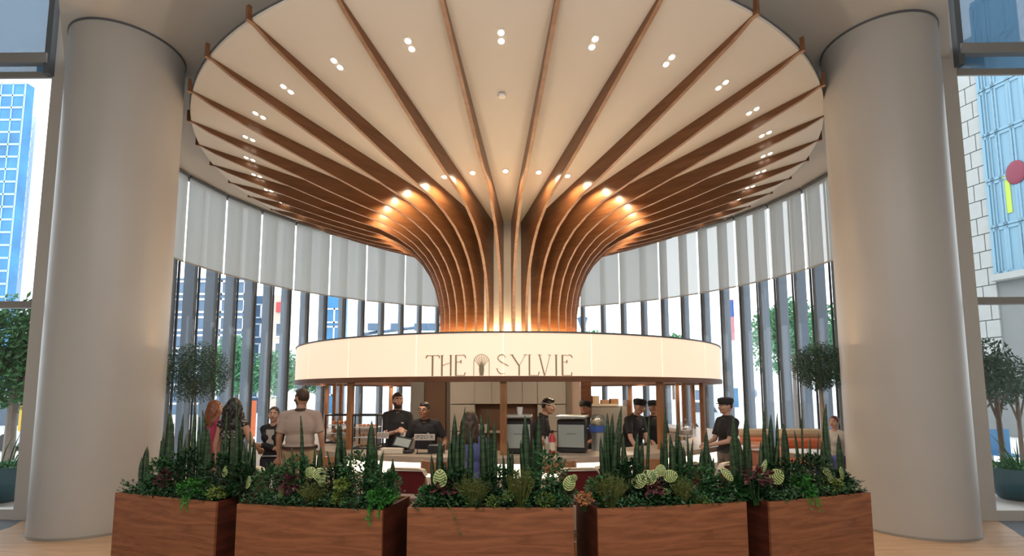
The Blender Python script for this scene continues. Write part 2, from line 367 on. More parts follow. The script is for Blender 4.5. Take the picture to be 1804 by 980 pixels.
# smoke detectors in the soffit
for i, (a, r) in enumerate(((-.2, 4.1), (-42, 4.5), (42, 4.5), (-64, 4.2), (64, 4.2), (72, 3.4))):
    a = R(a); p = pol(a, r, sof(r) - .012); q = MB(); q.lathe([(0, -.012), (.05, -.012), (.06, .01), (0, .01)], n=16)
    tag(q.build('smoke_detector', M['white'], loc=p), 'small round white ceiling detector %s' % ['in the front centre panel', 'left of the front, between ribs', 'right of the front, between ribs', 'near the left column side', 'near the right column side, outer', 'near the right column side, inner'][i], 'detector', 'ceiling detectors')

# ---------------------------------------------------------------- kiosk: lit band, posts, roof
kio = thing('kiosk', 'round cafe kiosk with a backlit cream fascia band and wooden posts', 'kiosk', (0, 2, 0))
RR = 4.05; ZT = 2.54; ZB = 1.99
NP = 22
for i in range(NP):
    a = -PI / 2 + 2 * PI * i / NP; b = a + 2 * PI / NP; g = .0011
    q = MB(); q.lathe([(RR - .02, ZB), (RR, ZB), (RR, ZT), (RR - .02, ZT)], n=8, a0=a + g, a1=b - g, close=True); q.build('fascia_panel', M['lit'], kio, smooth=True)
    q = MB(); q.lathe([(RR - .016, ZB), (RR - .004, ZB), (RR - .004, ZT), (RR - .016, ZT)], n=1, a0=a - g * 3, a1=a + g * 3, close=True); q.build('joint', M['litjoint'], kio)
q = MB(); q.lathe([(RR - .05, ZT), (RR + .012, ZT), (RR + .012, ZT + .022), (RR - .05, ZT + .022)], n=120, close=True); q.build('top_trim', M['darkalu'], kio, smooth=True)
q = MB(); q.lathe([(RR - .14, ZB - .07), (RR + .015, ZB - .07), (RR + .015, ZB), (RR - .14, ZB)], n=120, close=True); q.build('bottom_trim', M['trim'], kio, smooth=True)
q = MB(); q.lathe([(.95, 2.14), (RR - .05, 2.14), (RR - .05, 2.2), (.95, 2.2)], n=96, close=True); q.build('roof', M['cream'], kio, smooth=True)
q = MB(); q.lathe([(3.40, ZB - .04), (3.5, ZB - .04), (3.5, 2.14), (3.40, 2.14)], n=96, close=True); q.build('inner_beam', M['trim'], kio, smooth=True)
q = MB(); q.lathe([(.95, 2.2), (1.5, 2.2), (1.5, 2.74), (.95, 2.74)], n=64, close=True); q.build('trunk_plinth', M['cream'], kio, smooth=True)
q = MB(); q.lathe([(1.26, 2.74), (1.31, 2.74), (1.31, 2.79), (1.26, 2.79)], n=80, close=True); q.build('light_strip', M['led'], kio)
for a in (0, 32.7, -32.7, 49, -49, 98, -98, 130, -130, 163, -163):
    p = pol(R(a), RR - .06, 0, 0)
    q = MB(); q.box((p.x, p.y, (ZB - .07 + .04) / 2 + .0), (.085, .06, ZB - .07 - .04), R(a))
    if a in (-49,): continue
    q.build('post', M['postwood'], kio)
for a in (90, -90, 82, -82):
    p = pol(R(a), 3.45, 0, 0); q = MB(); q.box((p.x, p.y, 1.0), (.07, .06, 1.98), R(a)); q.build('post', M['postwood'], kio)
for k in range(10):
    a = R(36 * k + 16); p = pol(a, 3.72, 2.135)
    L1 = thing('downlight', 'small kiosk downlight under the band, ' + ['just right of the centre post', 'right of centre by the grinder', 'at the right end', 'rear right', 'rear right of the trunk', 'rear left of the trunk', 'rear left', 'at the left end', 'left of centre over the pastry case', 'just left of the centre post'][k], 'light', p, 0, 'kiosk downlights')
    q = MB(); q.lathe([(0, -.07), (.04, -.07), (.045, .0), (0, 0)], n=12); q.build('housing', M['white'], L1, smooth=True)
    q = MB(); q.ball((0, 0, -.07), (.033, .033, .008), 10); q.build('lens', M['spot'], L1, smooth='all')
    lamp('kiosk_lamp', 'SPOT', p - Vector((0, 0, .1)), 16, (1, .80, .58), .05, rot=(0, 0, 0), spot=R(150), blend=.5)
for k in range(8):
    lamp('kiosk_lamp', 'POINT', pol(R(45 * k + 20), 2.5, 2.0), 9, (1, .83, .62), .08)  # fill lights without fixtures, added under the roof to light the people

# counter
cnt = thing('kiosk_counter', 'curved service counter with tan stone top and glowing apron', 'counter', (0, 2, 0))
A0, A1 = -PI / 2 - R(118), -PI / 2 + R(118)
q = MB(); q.lathe([(3.55, .93), (4.3, .93), (4.3, 1.0), (3.55, 1.0)], n=90, a0=A0, a1=A1, close=True); q.build('worktop', M['stone'], cnt, smooth=True)
q = MB(); q.lathe([(4.1, .74), (4.16, .74), (4.16, .93), (4.1, .93)], n=90, a0=A0, a1=A1, close=True); q.build('glow_panel', M['ledc'], cnt, smooth=True)
NB = 24
for i in range(NB):
    a = A0 + (A1 - A0) * i / NB; b = A0 + (A1 - A0) * (i + 1) / NB
    q = MB(); q.lathe([(4.1, .1), (4.15, .1), (4.15, .74), (4.1, .74)], n=4, a0=a + .001, a1=b - .001, close=True); q.build('front_panel', M['cream'], cnt, smooth=True)
q = MB(); q.lathe([(3.6, .0), (4.1, .0), (4.1, .93), (3.6, .93)], n=90, a0=A0, a1=A1, close=True); q.build('carcass', M['taupe'], cnt, smooth=True)

# ---------------------------------------------------------------- outside
M['pave'] = mat('pale_paving', (.60, .60, .58), .8, noise_s=.6, noise_a=.06)
M['tglass'] = mat('blue_tower_glass', (.04, .22, .46), .25, noise_s=.35, noise_a=.7)
M['tmull'] = mat('tower_mullion', (.42, .62, .78), .5)
M['wbuild'] = mat('white_facade', (.80, .82, .84), .8)
M['dwin'] = mat('dark_window_glass', (.07, .11, .16), .2)
M['gwin'] = mat('blue_grey_glass', (.10, .17, .27), .2, noise_s=.8, noise_a=.5)
M['pwin'] = mat('pale_blue_glass', (.25, .38, .48), .25, noise_s=1.2, noise_a=.5)
M['stoneb'] = mat('pale_granite', (.22, .23, .23), .8, noise_s=3, noise_a=.08)
M['stoneb2'] = mat('pale_granite_light', (.40, .41, .40), .8, noise_s=3, noise_a=.1)
M['bluefr'] = mat('blue_window_frame', (.20, .36, .47), .5)
M['beige'] = mat('beige_facade', (.62, .52, .44), .8)
M['green'] = mat('tree_leaves', (.035, .14, .035), .6, noise_s=3, noise_a=.5)
M['greenl'] = mat('pale_tree_leaves', (.10, .30, .14), .6, noise_s=3, noise_a=.4)
M['olive'] = mat('olive_leaves', (.06, .125, .085), .55, noise_s=7, noise_a=.5)
M['bark'] = mat('bark', (.20, .16, .13), .9, noise_s=8, noise_a=.3)
M['teal'] = mat('teal_glaze', (.035, .11, .14), .35)
M['yellow'] = mat('yellow_paint', (.65, .42, .03), .5)
M['red'] = mat('red_paint', (.55, .05, .06), .5)
M['pink'] = mat('pink_banner', (.70, .28, .32), .7)
M['blue'] = mat('blue_paint', (.05, .12, .42), .5)
M['orange'] = mat('orange_red', (.72, .16, .05), .6)
M['vanw'] = mat('white_car_paint', (.75, .77, .78), .3)

g = MB(); g.box((0, 25, -.15), (160, 90, .1)); struct(g.build('ground', M['pave']))

def leafball(c, r, n, size, seed, squash=1.0, blobs=7):
    """a crown: leaves scattered through overlapping clumps"""
    rnd = random.Random(seed); q = MB(); cl = []
    for i in range(blobs):
        v = Vector((rnd.gauss(0, 1), rnd.gauss(0, 1), rnd.gauss(0, .8))).normalized() * r * rnd.uniform(.25, .62)
        cl.append((v, r * rnd.uniform(.42, .6)))
    for i in range(n):
        v, rr = cl[i % blobs]
        d = Vector((rnd.gauss(0, 1), rnd.gauss(0, 1), rnd.gauss(0, 1))).normalized() * rr * rnd.uniform(.55, 1.08)
        p = (v + d); p.z *= squash; p += Vector(c)
        a = Vector((rnd.gauss(0, 1), rnd.gauss(0, 1), rnd.gauss(0, 1))).normalized(); b = a.cross(Vector((rnd.random(), rnd.random(), rnd.random()))).normalized()
        s_ = size * rnd.uniform(.6, 1.3)
        q.add([p - a * s_, p - b * s_ * .33, p + a * s_, p + b * s_ * .33], [(0, 1, 2, 3)])
    return q
def tree(name, label, base, h, r, n, size, m, seed, trunk_r=.12, lean=(0, 0), group=None, squash=1.0, cat='tree', blobs=7):
    t = thing(name, label, cat, base, 0, group)
    q = leafball((lean[0], lean[1], h), r, n, size, seed, squash, blobs); q.build('foliage', m, t, stuff=True, fixn=False)
    q = MB(); q.tube([(0, 0, 0), (lean[0] * .3, lean[1] * .3, h * .35), (lean[0] * .8, lean[1] * .8, h * .75), (lean[0], lean[1], h)], [trunk_r, trunk_r * .85, trunk_r * .7, trunk_r * .4], 8)
    q.tube([(lean[0] * .6, lean[1] * .6, h * .6), (lean[0] + r * .45, lean[1], h + r * .2)], [trunk_r * .5, trunk_r * .2], 6)
    q.tube([(lean[0] * .6, lean[1] * .6, h * .6), (lean[0] - r * .4, lean[1] + .1, h + r * .25)], [trunk_r * .5, trunk_r * .2], 6)
    q.build('trunk', M['bark'], t, smooth=True); return t
def gz(p, z=-.1): return Vector((p.x, p.y, z))

# tower and white block seen through the left side window
def building(label, pA, pB, ztop, mbody, depth=.8, cat='building'):
    """front face from pA to pB (plan), body behind it"""
    A = Vector((pA.x, pA.y, 0)); B = Vector((pB.x, pB.y, 0)); d = (B - A).normalized(); nrm = Vector((d.y, -d.x, 0))
    if nrm.dot(CAM - A) < 0: nrm = -nrm
    t = thing('building', label, cat, A + Vector((0, 0, -.1)), math.atan2(d.y, d.x)); L_ = (B - A).length
    sgn = -1 if nrm.dot(Vector((-d.y, d.x, 0))) > 0 else 1      # local +y times sgn points away from the camera
    q = MB(); q.box((L_ / 2, sgn * depth / 2, (ztop + .1) / 2), (L_, depth, ztop + .1)); q.build('wall', mbody, t)
    return t, L_, sgn
def window(t, sgn, x0, x1, z0, z1, mg, mf, nx=1, nz=1, fw_=.06, dep=.1):
    q = MB()
    for i in range(nx + 1): x = x0 + (x1 - x0) * i / nx; q.box((x, -sgn * dep / 2, (z0 + z1) / 2), (fw_, dep, z1 - z0 + fw_))
    for j in range(nz + 1): z = z0 + (z1 - z0) * j / nz; q.box(((x0 + x1) / 2, -sgn * dep / 2, z), (x1 - x0, dep, fw_))
    o = q.build('window', mf, t); g_ = MB(); g_.box(((x0 + x1) / 2, -sgn * .02, (z0 + z1) / 2), (x1 - x0, .03, z1 - z0)); g_.build('pane', mg, o)
A_, B_ = at(-75, 300, 40), at(34, 300, 40)
t, L_, sg_ = building('tall blue glass tower seen through the left side window', A_, B_, at(10, 147, 40).z, M['tglass'])
zt_ = at(10, 147, 40).z
for k in range(27): window(t, sg_, .1, L_ - .1, zt_ - 1.3 * (k + 1) + .1, zt_ - 1.3 * k, M['tglass'], M['tmull'], 5, 1, .10)
A_, B_ = at(35, 300, 44), at(56, 300, 44)
t, L_, sg_ = building('slim white block with a column of small dark windows beside the blue tower', A_, B_, at(45, 205, 44).z, M['wbuild'])
zt_ = at(45, 215, 44).z
for k in range(16): window(t, sg_, L_ * .38, L_ * .72, zt_ - 1.12 * k - .6, zt_ - 1.12 * k, M['dwin'], M['wbuild'], 1, 1, .05)
# dark office building behind the left fins, white and beige neighbours
A_, B_ = at(300, 600, 34), at(432, 600, 34)
t, L_, sg_ = building('blue grey glass office building behind the fins at left', A_, B_, 11.5, M['gwin'])
for k in range(7): window(t, sg_, .2, L_ - .2, 10.2 - 1.55 * k, 11.3 - 1.55 * k, M['gwin'], M['wbuild'], 6, 1, .16)
A_, B_ = at(436, 600, 37), at(462, 600, 37)
t, L_, sg_ = building('narrow dark glass block between the office building and the beige facade', A_, B_, 10.5, M['gwin'])
for k in range(5): window(t, sg_, .2, L_ - .2, 8.6 - 1.8 * k, 9.8 - 1.8 * k, M['gwin'], M['wbuild'], 1, 1, .12)
A_, B_ = at(470, 600, 32), at(498, 600, 32)
t, L_, sg_ = building('slender beige building with a red sign at its top, left of the kiosk band', A_, B_, 9.6, M['beige'])
q = MB(); q.box((L_ * .75, -sg_ * .1, 8.7), (L_ * .4, .12, .8)); q.build('sign', M['red'], t)
for k in range(4): window(t, sg_, L_ * .55, L_ * .9, 1.5 + 1.6 * k, 2.6 + 1.6 * k, M['dwin'], M['wbuild'], 1, 1, .1)
A_, B_ = at(570, 600, 36), at(606, 600, 36)
t, L_, sg_ = building('blue glass building just above the left end of the kiosk band', A_, B_, at(590, 520, 36).z, M['tglass'])
for k in range(5): window(t, sg_, .1, L_ - .1, 8.0 - 1.6 * k, 9.2 - 1.6 * k, M['tglass'], M['wbuild'], 2, 1, .14)
A_, B_ = at(1196, 600, 38), at(1255, 600, 38)
t, L_, sg_ = building('low white building beyond the van', A_, B_, at(1200, 655, 38).z, M['wbuild'])
for k in range(3): window(t, sg_, L_ * (.1 + .3 * k), L_ * (.3 + .3 * k), 1.0, 2.0, M['gwin'], M['wbuild'], 1, 1, .08)

# stone building through the right side window: separate blocks and a blue window bay
A_ = at(1700, 400, 13.6); B_ = at(1830, 400, 11.2)
t, L_, sg_ = building('pale stone building with a tall blue framed window bay', A_, B_, 16, M['stoneb'], depth=5)
xs = lambda px: L_ * (px - 1700) / 130.0
rowh = .74; z0 = 3.35
for r_ in range(19):
    z = z0 + rowh * r_
    for (a_, b_) in (((1700, 1726), (1726, 1752)) if r_ % 2 else ((1700, 1738), (1738, 1752))):
        q = MB(); q.box(((xs(a_) + xs(b_)) / 2, -sg_ * .04, z + rowh / 2), (xs(b_) - xs(a_) - .03, .09, rowh - .035)); q.build('stone_block', M['stoneb2'], t, bevel=.008)
zb0 = at(1745, 486, 13).z
for r_ in range(6):
    for (a_, b_) in ((1754, 1763), (1765, 1779), (1782, 1805), (1808, 1828)):
        window(t, sg_, xs(a_), xs(b_), zb0 + 2.0 * r_ + .08, zb0 + 2.0 * (r_ + 1) - .08, M['pwin'], M['bluefr'], 1, 1, .11, .16)
q = MB(); q.box(((xs(1752) + xs(1832)) / 2, -sg_ * .2, zb0 - .12), (xs(1832) - xs(1752), .5, .26)); q.build('ledge', M['stoneb2'], t)
q = MB(); q.box(((xs(1752) + xs(1832)) / 2, -sg_ * .06, zb0 + 6.1), (xs(1832) - xs(1752), .1, 12.2)); q.build('bay_wall', M['bluefr'], t)
q = MB(); q.box((xs(1787), -sg_ * .13, zb0 + 1.72 * 1.9), (.26, .03, 1.6)); q.build('lime_banner', mat('lime', (.45, .6, .08), .6), t)
q = MB(); q.ball((xs(1806), -sg_ * .16, zb0 + 1.72*2.35), (.34, .06, .5), 16); q.build('red_balloon_print', mat('dark_red_print', (.22, .03, .06), .5), t, smooth='all')

# planters, trees and street things outside
def bigpot(label, c, r, h, seed):
    t = thing('garden_pot', label, 'pot', c)
    q = MB(); q.lathe([(r * .42, 0), (r * .5, .02), (r * .72, h * .35), (r * .92, h * .75), (r, h), (r * 1.02, h), (r * .95, h - .02), (r * .9, h * .85), (0, h * .82)], n=40); q.build('bowl', M['teal'], t, smooth=True)
    rnd = random.Random(seed); q = MB()
    for i in range(26):
        a = rnd.uniform(0, 2 * PI); rr = rnd.uniform(0, r * .6); L = rnd.uniform(.25, .75); o = Vector((rr * math.cos(a), rr * math.sin(a), h * .82)); d = Vector((math.cos(a) * .4, math.sin(a) * .4, 1)).normalized()
        q.tube([o, o + d * L * .6, o + d * L + Vector((math.cos(a), math.sin(a), 0)) * .1], [.012, .014, .002], 4)
    q.build('spiky_leaves', M['green'], t, stuff=True)
    leafball((0, 0, h * .95), r * .75, 900, .05, seed, .4).build('low_foliage', M['greenl'], t, stuff=True, fixn=False)
    return t
p = atz(-8, 884, -.1); bigpot('large teal bowl planter outside the left side window', gz(p), .62, .62, 3)
p = atz(1801, 880, -.1); bigpot('large teal bowl planter outside the right side window', gz(p), .62, .56, 4)
p = at(24, 700, 4.5); tree('street_tree', 'dense green street tree outside the left side window', gz(p), 2.75, 1.45, 8500, .10, M['green'], 11, .13, squash=1.25)
p = at(40, 760, 9); bus = thing('bus', 'white bus with dark windows and yellow edge behind the left window tree', 'bus', gz(at(28, 760, 9)))
q = MB(); q.box((0, 0, 1.0), (2.6, 2.2, 1.7)); q.build('body', M['vanw'], bus, bevel=.1)
q = MB(); q.box((.1, -1.12, 1.2), (2.3, .04, .75)); q.build('window', M['dwin'], bus)
q = MB(); q.box((1.25, -1.14, 1.15), (.1, .05, 1.0)); q.box((0.1, -1.14, 1.64), (2.4, .05, .05)); q.build('yellow_trim', M['yellow'], bus)
for x in (-.8, .8): q = MB(); q.tube([(x, -1.0, .28), (x, -1.15, .28)], .28, 16); q.build('wheel', M['black'], bus)
p = at(1768, 800, 1.4); tree('olive_tree', 'airy grey green olive tree outside the right side window', gz(p), 2.15, .62, 2300, .05, M['olive'], 12, .055, lean=(-.05, 0), squash=1.2)
p = at(1801, 800, 2.4); tree('olive_tree', 'second olive tree further right outside the right side window', gz(p), 2.0, .55, 1500, .05, M['olive'], 15, .05)
ch = thing('cafe_chair', 'blue outdoor chair standing by the olive tree', 'chair', gz(at(1777, 790, 3.2)))
q = MB(); q.box((0, 0, .45), (.45, .45, .04)); q.build('seat', M['tglass'], ch)
q = MB(); q.box((0, .21, .74), (.45, .04, .55)); q.build('backrest', M['tglass'], ch)
for x in (-.2, .2):
    for y in (-.2, .2): q = MB(); q.box((x, y, .21), (.035, .035, .43)); q.build('leg', M['alu'], ch)
k = 0
for (px, Y, h, r, lab) in ((420, 19, 3.1, 1.8, 'leftmost green tree behind the fins, beside the office building'), (492, 25, 3.2, 1.9, 'green tree behind the fins, left of the kiosk band end'), (540, 23, 2.9, 1.4, 'green tree showing at the left tip of the kiosk band'), (620, 26, 4.4, 1.2, 'treetop showing just above the band, left of the trunk'),
                     (1062, 25, 4.6, 1.5, 'pale green treetop just right of the trunk'), (1185, 27, 4.5, 1.3, 'treetop above the right part of the band'), (1398, 17, 4.6, 2.0, 'tall pale green tree behind the fins, left of the right topiary'), (1475, 12, 4.0, 1.7, 'pale green tree behind the right topiary')):
    p = at(px, 640, Y); tree('street_tree', lab, gz(p), h, r, 4600, .15 if Y > 15 else .11, M['greenl'], 30 + k, .12, group='street trees beyond the glass wall'); k += 1
van = thing('van', 'white van parked outside behind the right kiosk post', 'van', gz(at(1232, 760, 14)))
q = MB(); q.prism([(-1.0, .35), (1.0, .35), (1.0, .8), (.62, 1.02), (.32, 1.48), (-1.0, 1.5)], lambda x, z: (x, -.8, z), lambda x, z: (x, .8, z)); q.build('body', M['vanw'], van, bevel=.05)
q = MB(); q.prism([(-.05, 1.0), (.5, 1.0), (.26, 1.4), (-.05, 1.4)], lambda x, z: (x, -.83, z), lambda x, z: (x, -.79, z)); q.build('window', M['dwin'], van)
q = MB(); q.prism([(-.85, 1.0), (-.2, 1.0), (-.2, 1.4), (-.85, 1.4)], lambda x, z: (x, -.83, z), lambda x, z: (x, -.79, z)); q.build('window', M['dwin'], van)
for x in (-.6, .6): q = MB(); q.tube([(x, -.84, .3), (x, -.7, .3)], .3, 18); q.build('wheel', M['black'], van)
# banners and poles
def banner(label, px, py0, py1, Y, w, m_, pole=True, m2=None, name='banner', cat='banner'):
    a = at(px, py0, Y); b = at(px, py1, Y); t = thing(name, label, cat, gz(a))
    if pole: q = MB(); q.tube([(-w / 2 - .05, .03, 0), (-w / 2 - .05, .03, a.z + .3)], .05, 8); q.build('pole', M['alu'], t)
    q = MB(); h_ = a.z - b.z; q.box((0, 0, (a.z + b.z) / 2 + .1), (w, .03, h_)); q.build('cloth', m_, t)
    if m2: q = MB(); q.box((0, -.02, b.z + .1 + h_ * .78), (w, .03, h_ * .4)); q.build('upper_field', m2, t)
banner('pink and blue banner hanging outside between two fins at right', 1286, 528, 600, 17, .32, M['pink'], True, M['blue'])
banner('tall slim pink banner on a pole outside behind the right fins', 1345, 500, 722, 15, .26, M['pink'])
banner('narrow red lettered banner on a pole left of the tall pink banner', 1319, 560, 680, 16, .1, M['red'])
banner('blue and red striped street sign behind the seated women', 446, 706, 770, 12, .28, M['orange'], False, None, 'street_sign', 'sign')
banner('blue street sign board behind the seated women', 436, 706, 770, 12, .16, M['blue'], False, None, 'street_sign', 'sign')
banner('teal blue street sign beyond the right end of the band', 1296, 684, 718, 16, .22, M['tglass'], True, None, 'street_sign', 'sign')
lp = thing('street_lamp', 'dark street lamp just right of the trunk', 'lamp', gz(at(1027, 600, 22)))
zl = at(1027, 552, 22).z
q = MB(); q.tube([(0, 0, 0), (0, 0, zl - .9)], .07, 8); q.build('pole', M['darkalu'], lp)
q = MB(); q.lathe([(.1, zl - .9), (.28, zl - .35), (.34, zl - .2), (.05, zl)], n=8); q.build('lantern', M['gwin'], lp)
cr = thing('gantry', 'dark steel gantry with hanging boxes outside left of the trunk', 'gantry', gz(at(700, 600, 30)))
a = at(632, 590, 30); b = at(775, 572, 30); o = gz(at(700, 600, 30))
q = MB(); q.tube([a - o, b - o], .12, 4); q.build('beam', M['gwin'], cr)
for px in (660, 700, 741, 762): p = at(px, 577, 30) - o; q = MB(); q.box(p, (.9, .6, .55)); q.build('box', M['gwin'], cr)
for px in (640, 772): p = at(px, 588, 30) - o; q = MB(); q.tube([(p.x, 0, 0), p], .1, 6); q.build('post', M['gwin'], cr)
dm = thing('transformer', 'pale blue round tank outside at right between two fins', 'tank', gz(at(1323, 700, 18)))
q = MB(); c_ = at(1324, 693, 18) - gz(at(1323, 700, 18)); q.ball(c_, (.28, .28, .3), 16); q.build('tank', mat('pale_blue', (.3, .42, .58), .5), dm, smooth='all')
q = MB(); q.tube([(c_.x, 0, 0), (c_.x, 0, c_.z)], .09, 8); q.build('post', M['alu'], dm)

# ---------------------------------------------------------------- sign lettering on the band: THE (fan emblem) SYLVIE
def sgn_pt(px, py, dr=0):
    """point on the band surface seen at that pixel"""
    r = ray(px, py); ox, oy = CAM.x, CAM.y - 2; A = r.x ** 2 + r.y ** 2; Bq = 2 * (ox * r.x + oy * r.y); C_ = ox * ox + oy * oy - (RR + dr) ** 2
    t = (-Bq - math.sqrt(max(0, Bq * Bq - 4 * A * C_))) / 2 / A; return CAM + r * t
u_of = lambda px: math.atan2(sgn_pt(px, 640).x, -(sgn_pt(px, 640).y - 2))
z_of = lambda py: sgn_pt(886, py).z
def bandpoly(q, pts, dr0=.002, dr1=.014):
    """pts in photo coordinates -> a thin raised plate bent to the band"""
    q.prism([(u_of(x), z_of(y)) for x, y in pts], lambda u, z: pol(u, RR + dr0, z, 0), lambda u, z: pol(u, RR + dr1, z, 0))
def stroke(q, pts, w):
    for (x0, y0), (x1, y1) in zip(pts[:-1], pts[1:]):
        L = math.hypot(x1 - x0, y1 - y0) or 1; nx, ny = -(y1 - y0) / L, (x1 - x0) / L
        ws = w if isinstance(w, tuple) else (w, w)
        bandpoly(q, [(x0 + nx * ws[0] / 2, y0 + ny * ws[0] / 2), (x1 + nx * ws[1] / 2, y1 + ny * ws[1] / 2), (x1 - nx * ws[1] / 2, y1 - ny * ws[1] / 2), (x0 - nx * ws[0] / 2, y0 - ny * ws[0] / 2)])
T0, T1 = 625.0, 662.0
def letter(ch, parts):
    q = MB()
    for p, w in parts: stroke(q, p, w)
    q.build('letter', M['bronze'], kio)
letter('T', [([(762.5, T0), (762.5, T1)], 2.6), ([(753, T0 + .6), (773, T0 + .6)], 1.1), ([(751, T0 + 5), (752.2, T0 + 1), (755, T0)], 1.6), ([(775, T0 + 5), (773.6, T0 + 1), (771, T0)], 1.6)])
letter('H', [([(779, T0), (779, T1)], 2.6), ([(794.5, T0), (794.5, T1)], 2.6), ([(779, 644), (786, 641), (794, 639)], .9), ([(776.5, T0 + .4), (781.5, T0 + .4)], .9), ([(792, T0 + .4), (797, T0 + .4)], .9)])
letter('E', [([(803.5, T0), (803.5, T1)], 2.8), ([(803, T0 + .6), (818, T0 + .6)], 1.0), ([(820.5, T0 + 6), (819.5, T0 + 1.5), (816, T0)], 1.5), ([(803, 638), (812, 637)], .9), ([(812.5, 634), (812, 640)], 1.8), ([(803, T1 - .6), (818, T1 - .6)], 1.0), ([(820, 656), (818, T1)], 1.6)])
q = MB()
def arcp(cx, cy, rx, ry, a, b, n=12): return [(cx + rx * math.cos(R(a + (b - a) * i / n)), cy - ry * math.sin(R(a + (b - a) * i / n))) for i in range(n + 1)]
stroke(q, [(835, T1), (835, 638)] + arcp(848.5, 638, 13.5, 13.5, 180, 0, 14) + [(862, T1)], .9)
q.build('emblem_arch', M['bronze'], kio)
for i, a in enumerate((20, 40, 58, 75, 90, 105, 122, 140, 160)):
    q = MB(); ex = 848.5 + 12.5 * math.cos(R(a)); ey = 638 - 11.5 * math.sin(R(a)); stroke(q, [(848.5 + 3 * math.cos(R(a)), T1), (848.5 + 4.2 * math.cos(R(a)), 645), (ex, ey)], .7)
    q.build('emblem_frond', M['bronze'], kio)
goldm = mat('emblem_gold', (.85, .66, .36), .5)
q = MB(); bandpoly(q, [(845, T1), (843.5, 650), (846, 641), (848.5, 636), (851, 641), (853.5, 650), (852, T1)], .001, .006); q.build('emblem_sheaf', goldm, kio)
letter('S', [([(891, 630), (887.5, 626)], (1.4, 1)), (arcp(884, 632, 7, 6.8, 60, 185, 8), 1.6), ([(877, 632.5), (881, 637), (890, 642), (896, 645)], (2.0, 1.2)), ([(875.5, 649), (877.5, 655), (882, 659)], 1.8), ([(882, 659), (890, 658)], .8)])
letter('Y', [([(901.5, T0), (914.5, 645)], 2.6), ([(914.5, 643), (914.5, T1)], 2.6), ([(926, T0), (915, 644)], .8), ([(898, T0 + .4), (905, T0 + .4)], .8), ([(922, T0 + .4), (929, T0 + .4)], .8)])
letter('L', [([(932.5, T0), (932.5, T1)], 2.6), ([(930, T0 + .4), (936, T0 + .4)], .8), ([(933, T1 - .5), (947, T1 - .5)], .9), ([(949.5, 655), (948, T1)], 1.5)])
letter('V', [([(950, T0), (959, T1)], 2.2), ([(969, T0), (959.5, T1)], .8), ([(947, T0 + .4), (954, T0 + .4)], .8), ([(965, T0 + .4), (971, T0 + .4)], .8)])
letter('I', [([(979.5, T0), (979.5, T1)], 2.6), ([(976.5, T0 + .4), (982.5, T0 + .4)], .8)])
letter('E', [([(990.5, T0), (990.5, T1)], 2.6), ([(990, T0 + .6), (1004, T0 + .6)], .9), ([(1008, T0 + 5), (1006, T0 + 1), (1002, T0)], 1.5), ([(990, 638), (998, 637)], .8), ([(998.5, 634), (998, 640)], 1.6), ([(990, T1 - .6), (1005, T1 - .6)], .9), ([(1007, 656), (1006, T1)], 1.5)])

# ---------------------------------------------------------------- kiosk core and equipment
def hit(px, r, py=700):
    p = ray(px, py); ox, oy = CAM.x, CAM.y - 2; A = p.x ** 2 + p.y ** 2; Bq = 2 * (ox * p.x + oy * p.y); C_ = ox * ox + oy * oy - r * r
    t = (-Bq - math.sqrt(max(0, Bq * Bq - 4 * A * C_))) / 2 / A; q = CAM + p * t; return q.y
core = thing('service_core', 'square grey beige service core under the trunk with a brown niche', 'cabinet', (0, 2, 0))
Yc = .85
def bx(o, name, m_, px0, px1, py0, py1, Y, dep, par, z0=None, z1=None, **k):
    a = at(px0, py0, Y); b = at(px1, py1, Y)
    za = a.z if z1 is None else z1; zb = b.z if z0 is None else z0
    q = MB(); q.box(((a.x + b.x) / 2 - o[0], Y + dep / 2 - o[1], (za + zb) / 2 - o[2]), (abs(b.x - a.x), dep, abs(za - zb))); return q.build(name, m_, par, **k)
o = (0, 2, 0)
bx(o, 'back_panel', M['taupe'], 735, 998, 0, 0, Yc + .28, .4, core, 0, 2.12)
bx(o, 'side_panel', mat('core_grey', (.38, .38, .37), .7), 735, 757, 0, 0, Yc + .1, .2, core, 0, 2.12)
bx(o, 'side_panel', M['niche'], 758, 792, 0, 0, Yc + .12, .2, core, 0, 2.12)
tl = mat('core_tile', (.60, .565, .52), .6)
# tiled face around the niche
for (a_, b_, c_, d_) in ((793, 836, 672, 712), (836, 866, 672, 712), (866, 893, 672, 712), (893, 920, 672, 712), (920, 947, 672, 712), (947, 997, 672, 712), (793, 836, 713, 760), (947, 997, 713, 760), (793, 836, 761, 800), (947, 997, 761, 800)):
    bx(o, 'face_panel', tl, a_ + .3, b_ - .3, c_ + .3, d_ - .3, Yc, .27, core)
bx(o, 'niche_back', M['niche'], 836, 947, 712, 800, Yc + .27, .02, core)
bx(o, 'niche_shelf', M['cream'], 836, 947, 760, 763, Yc + .02, .24, core)
for i, (px, h_) in enumerate(((846, .12), (857, .12), (896, .12), (912, .10), (930, .12))):
    p = at(px, 760, Yc + .14); q = MB(); q.lathe([(0, 0), (.03, 0), (.042, h_), (.038, h_), (.027, .01), (0, .01)], n=14)
    tag(q.build('paper_cup', M['white'], loc=(p.x, p.y, p.z + .008), smooth=True), 'white paper cup in the brown niche, %s from its left end' % ['first', 'second', 'third', 'fourth', 'fifth'][i], 'cup', 'cups in the niche')
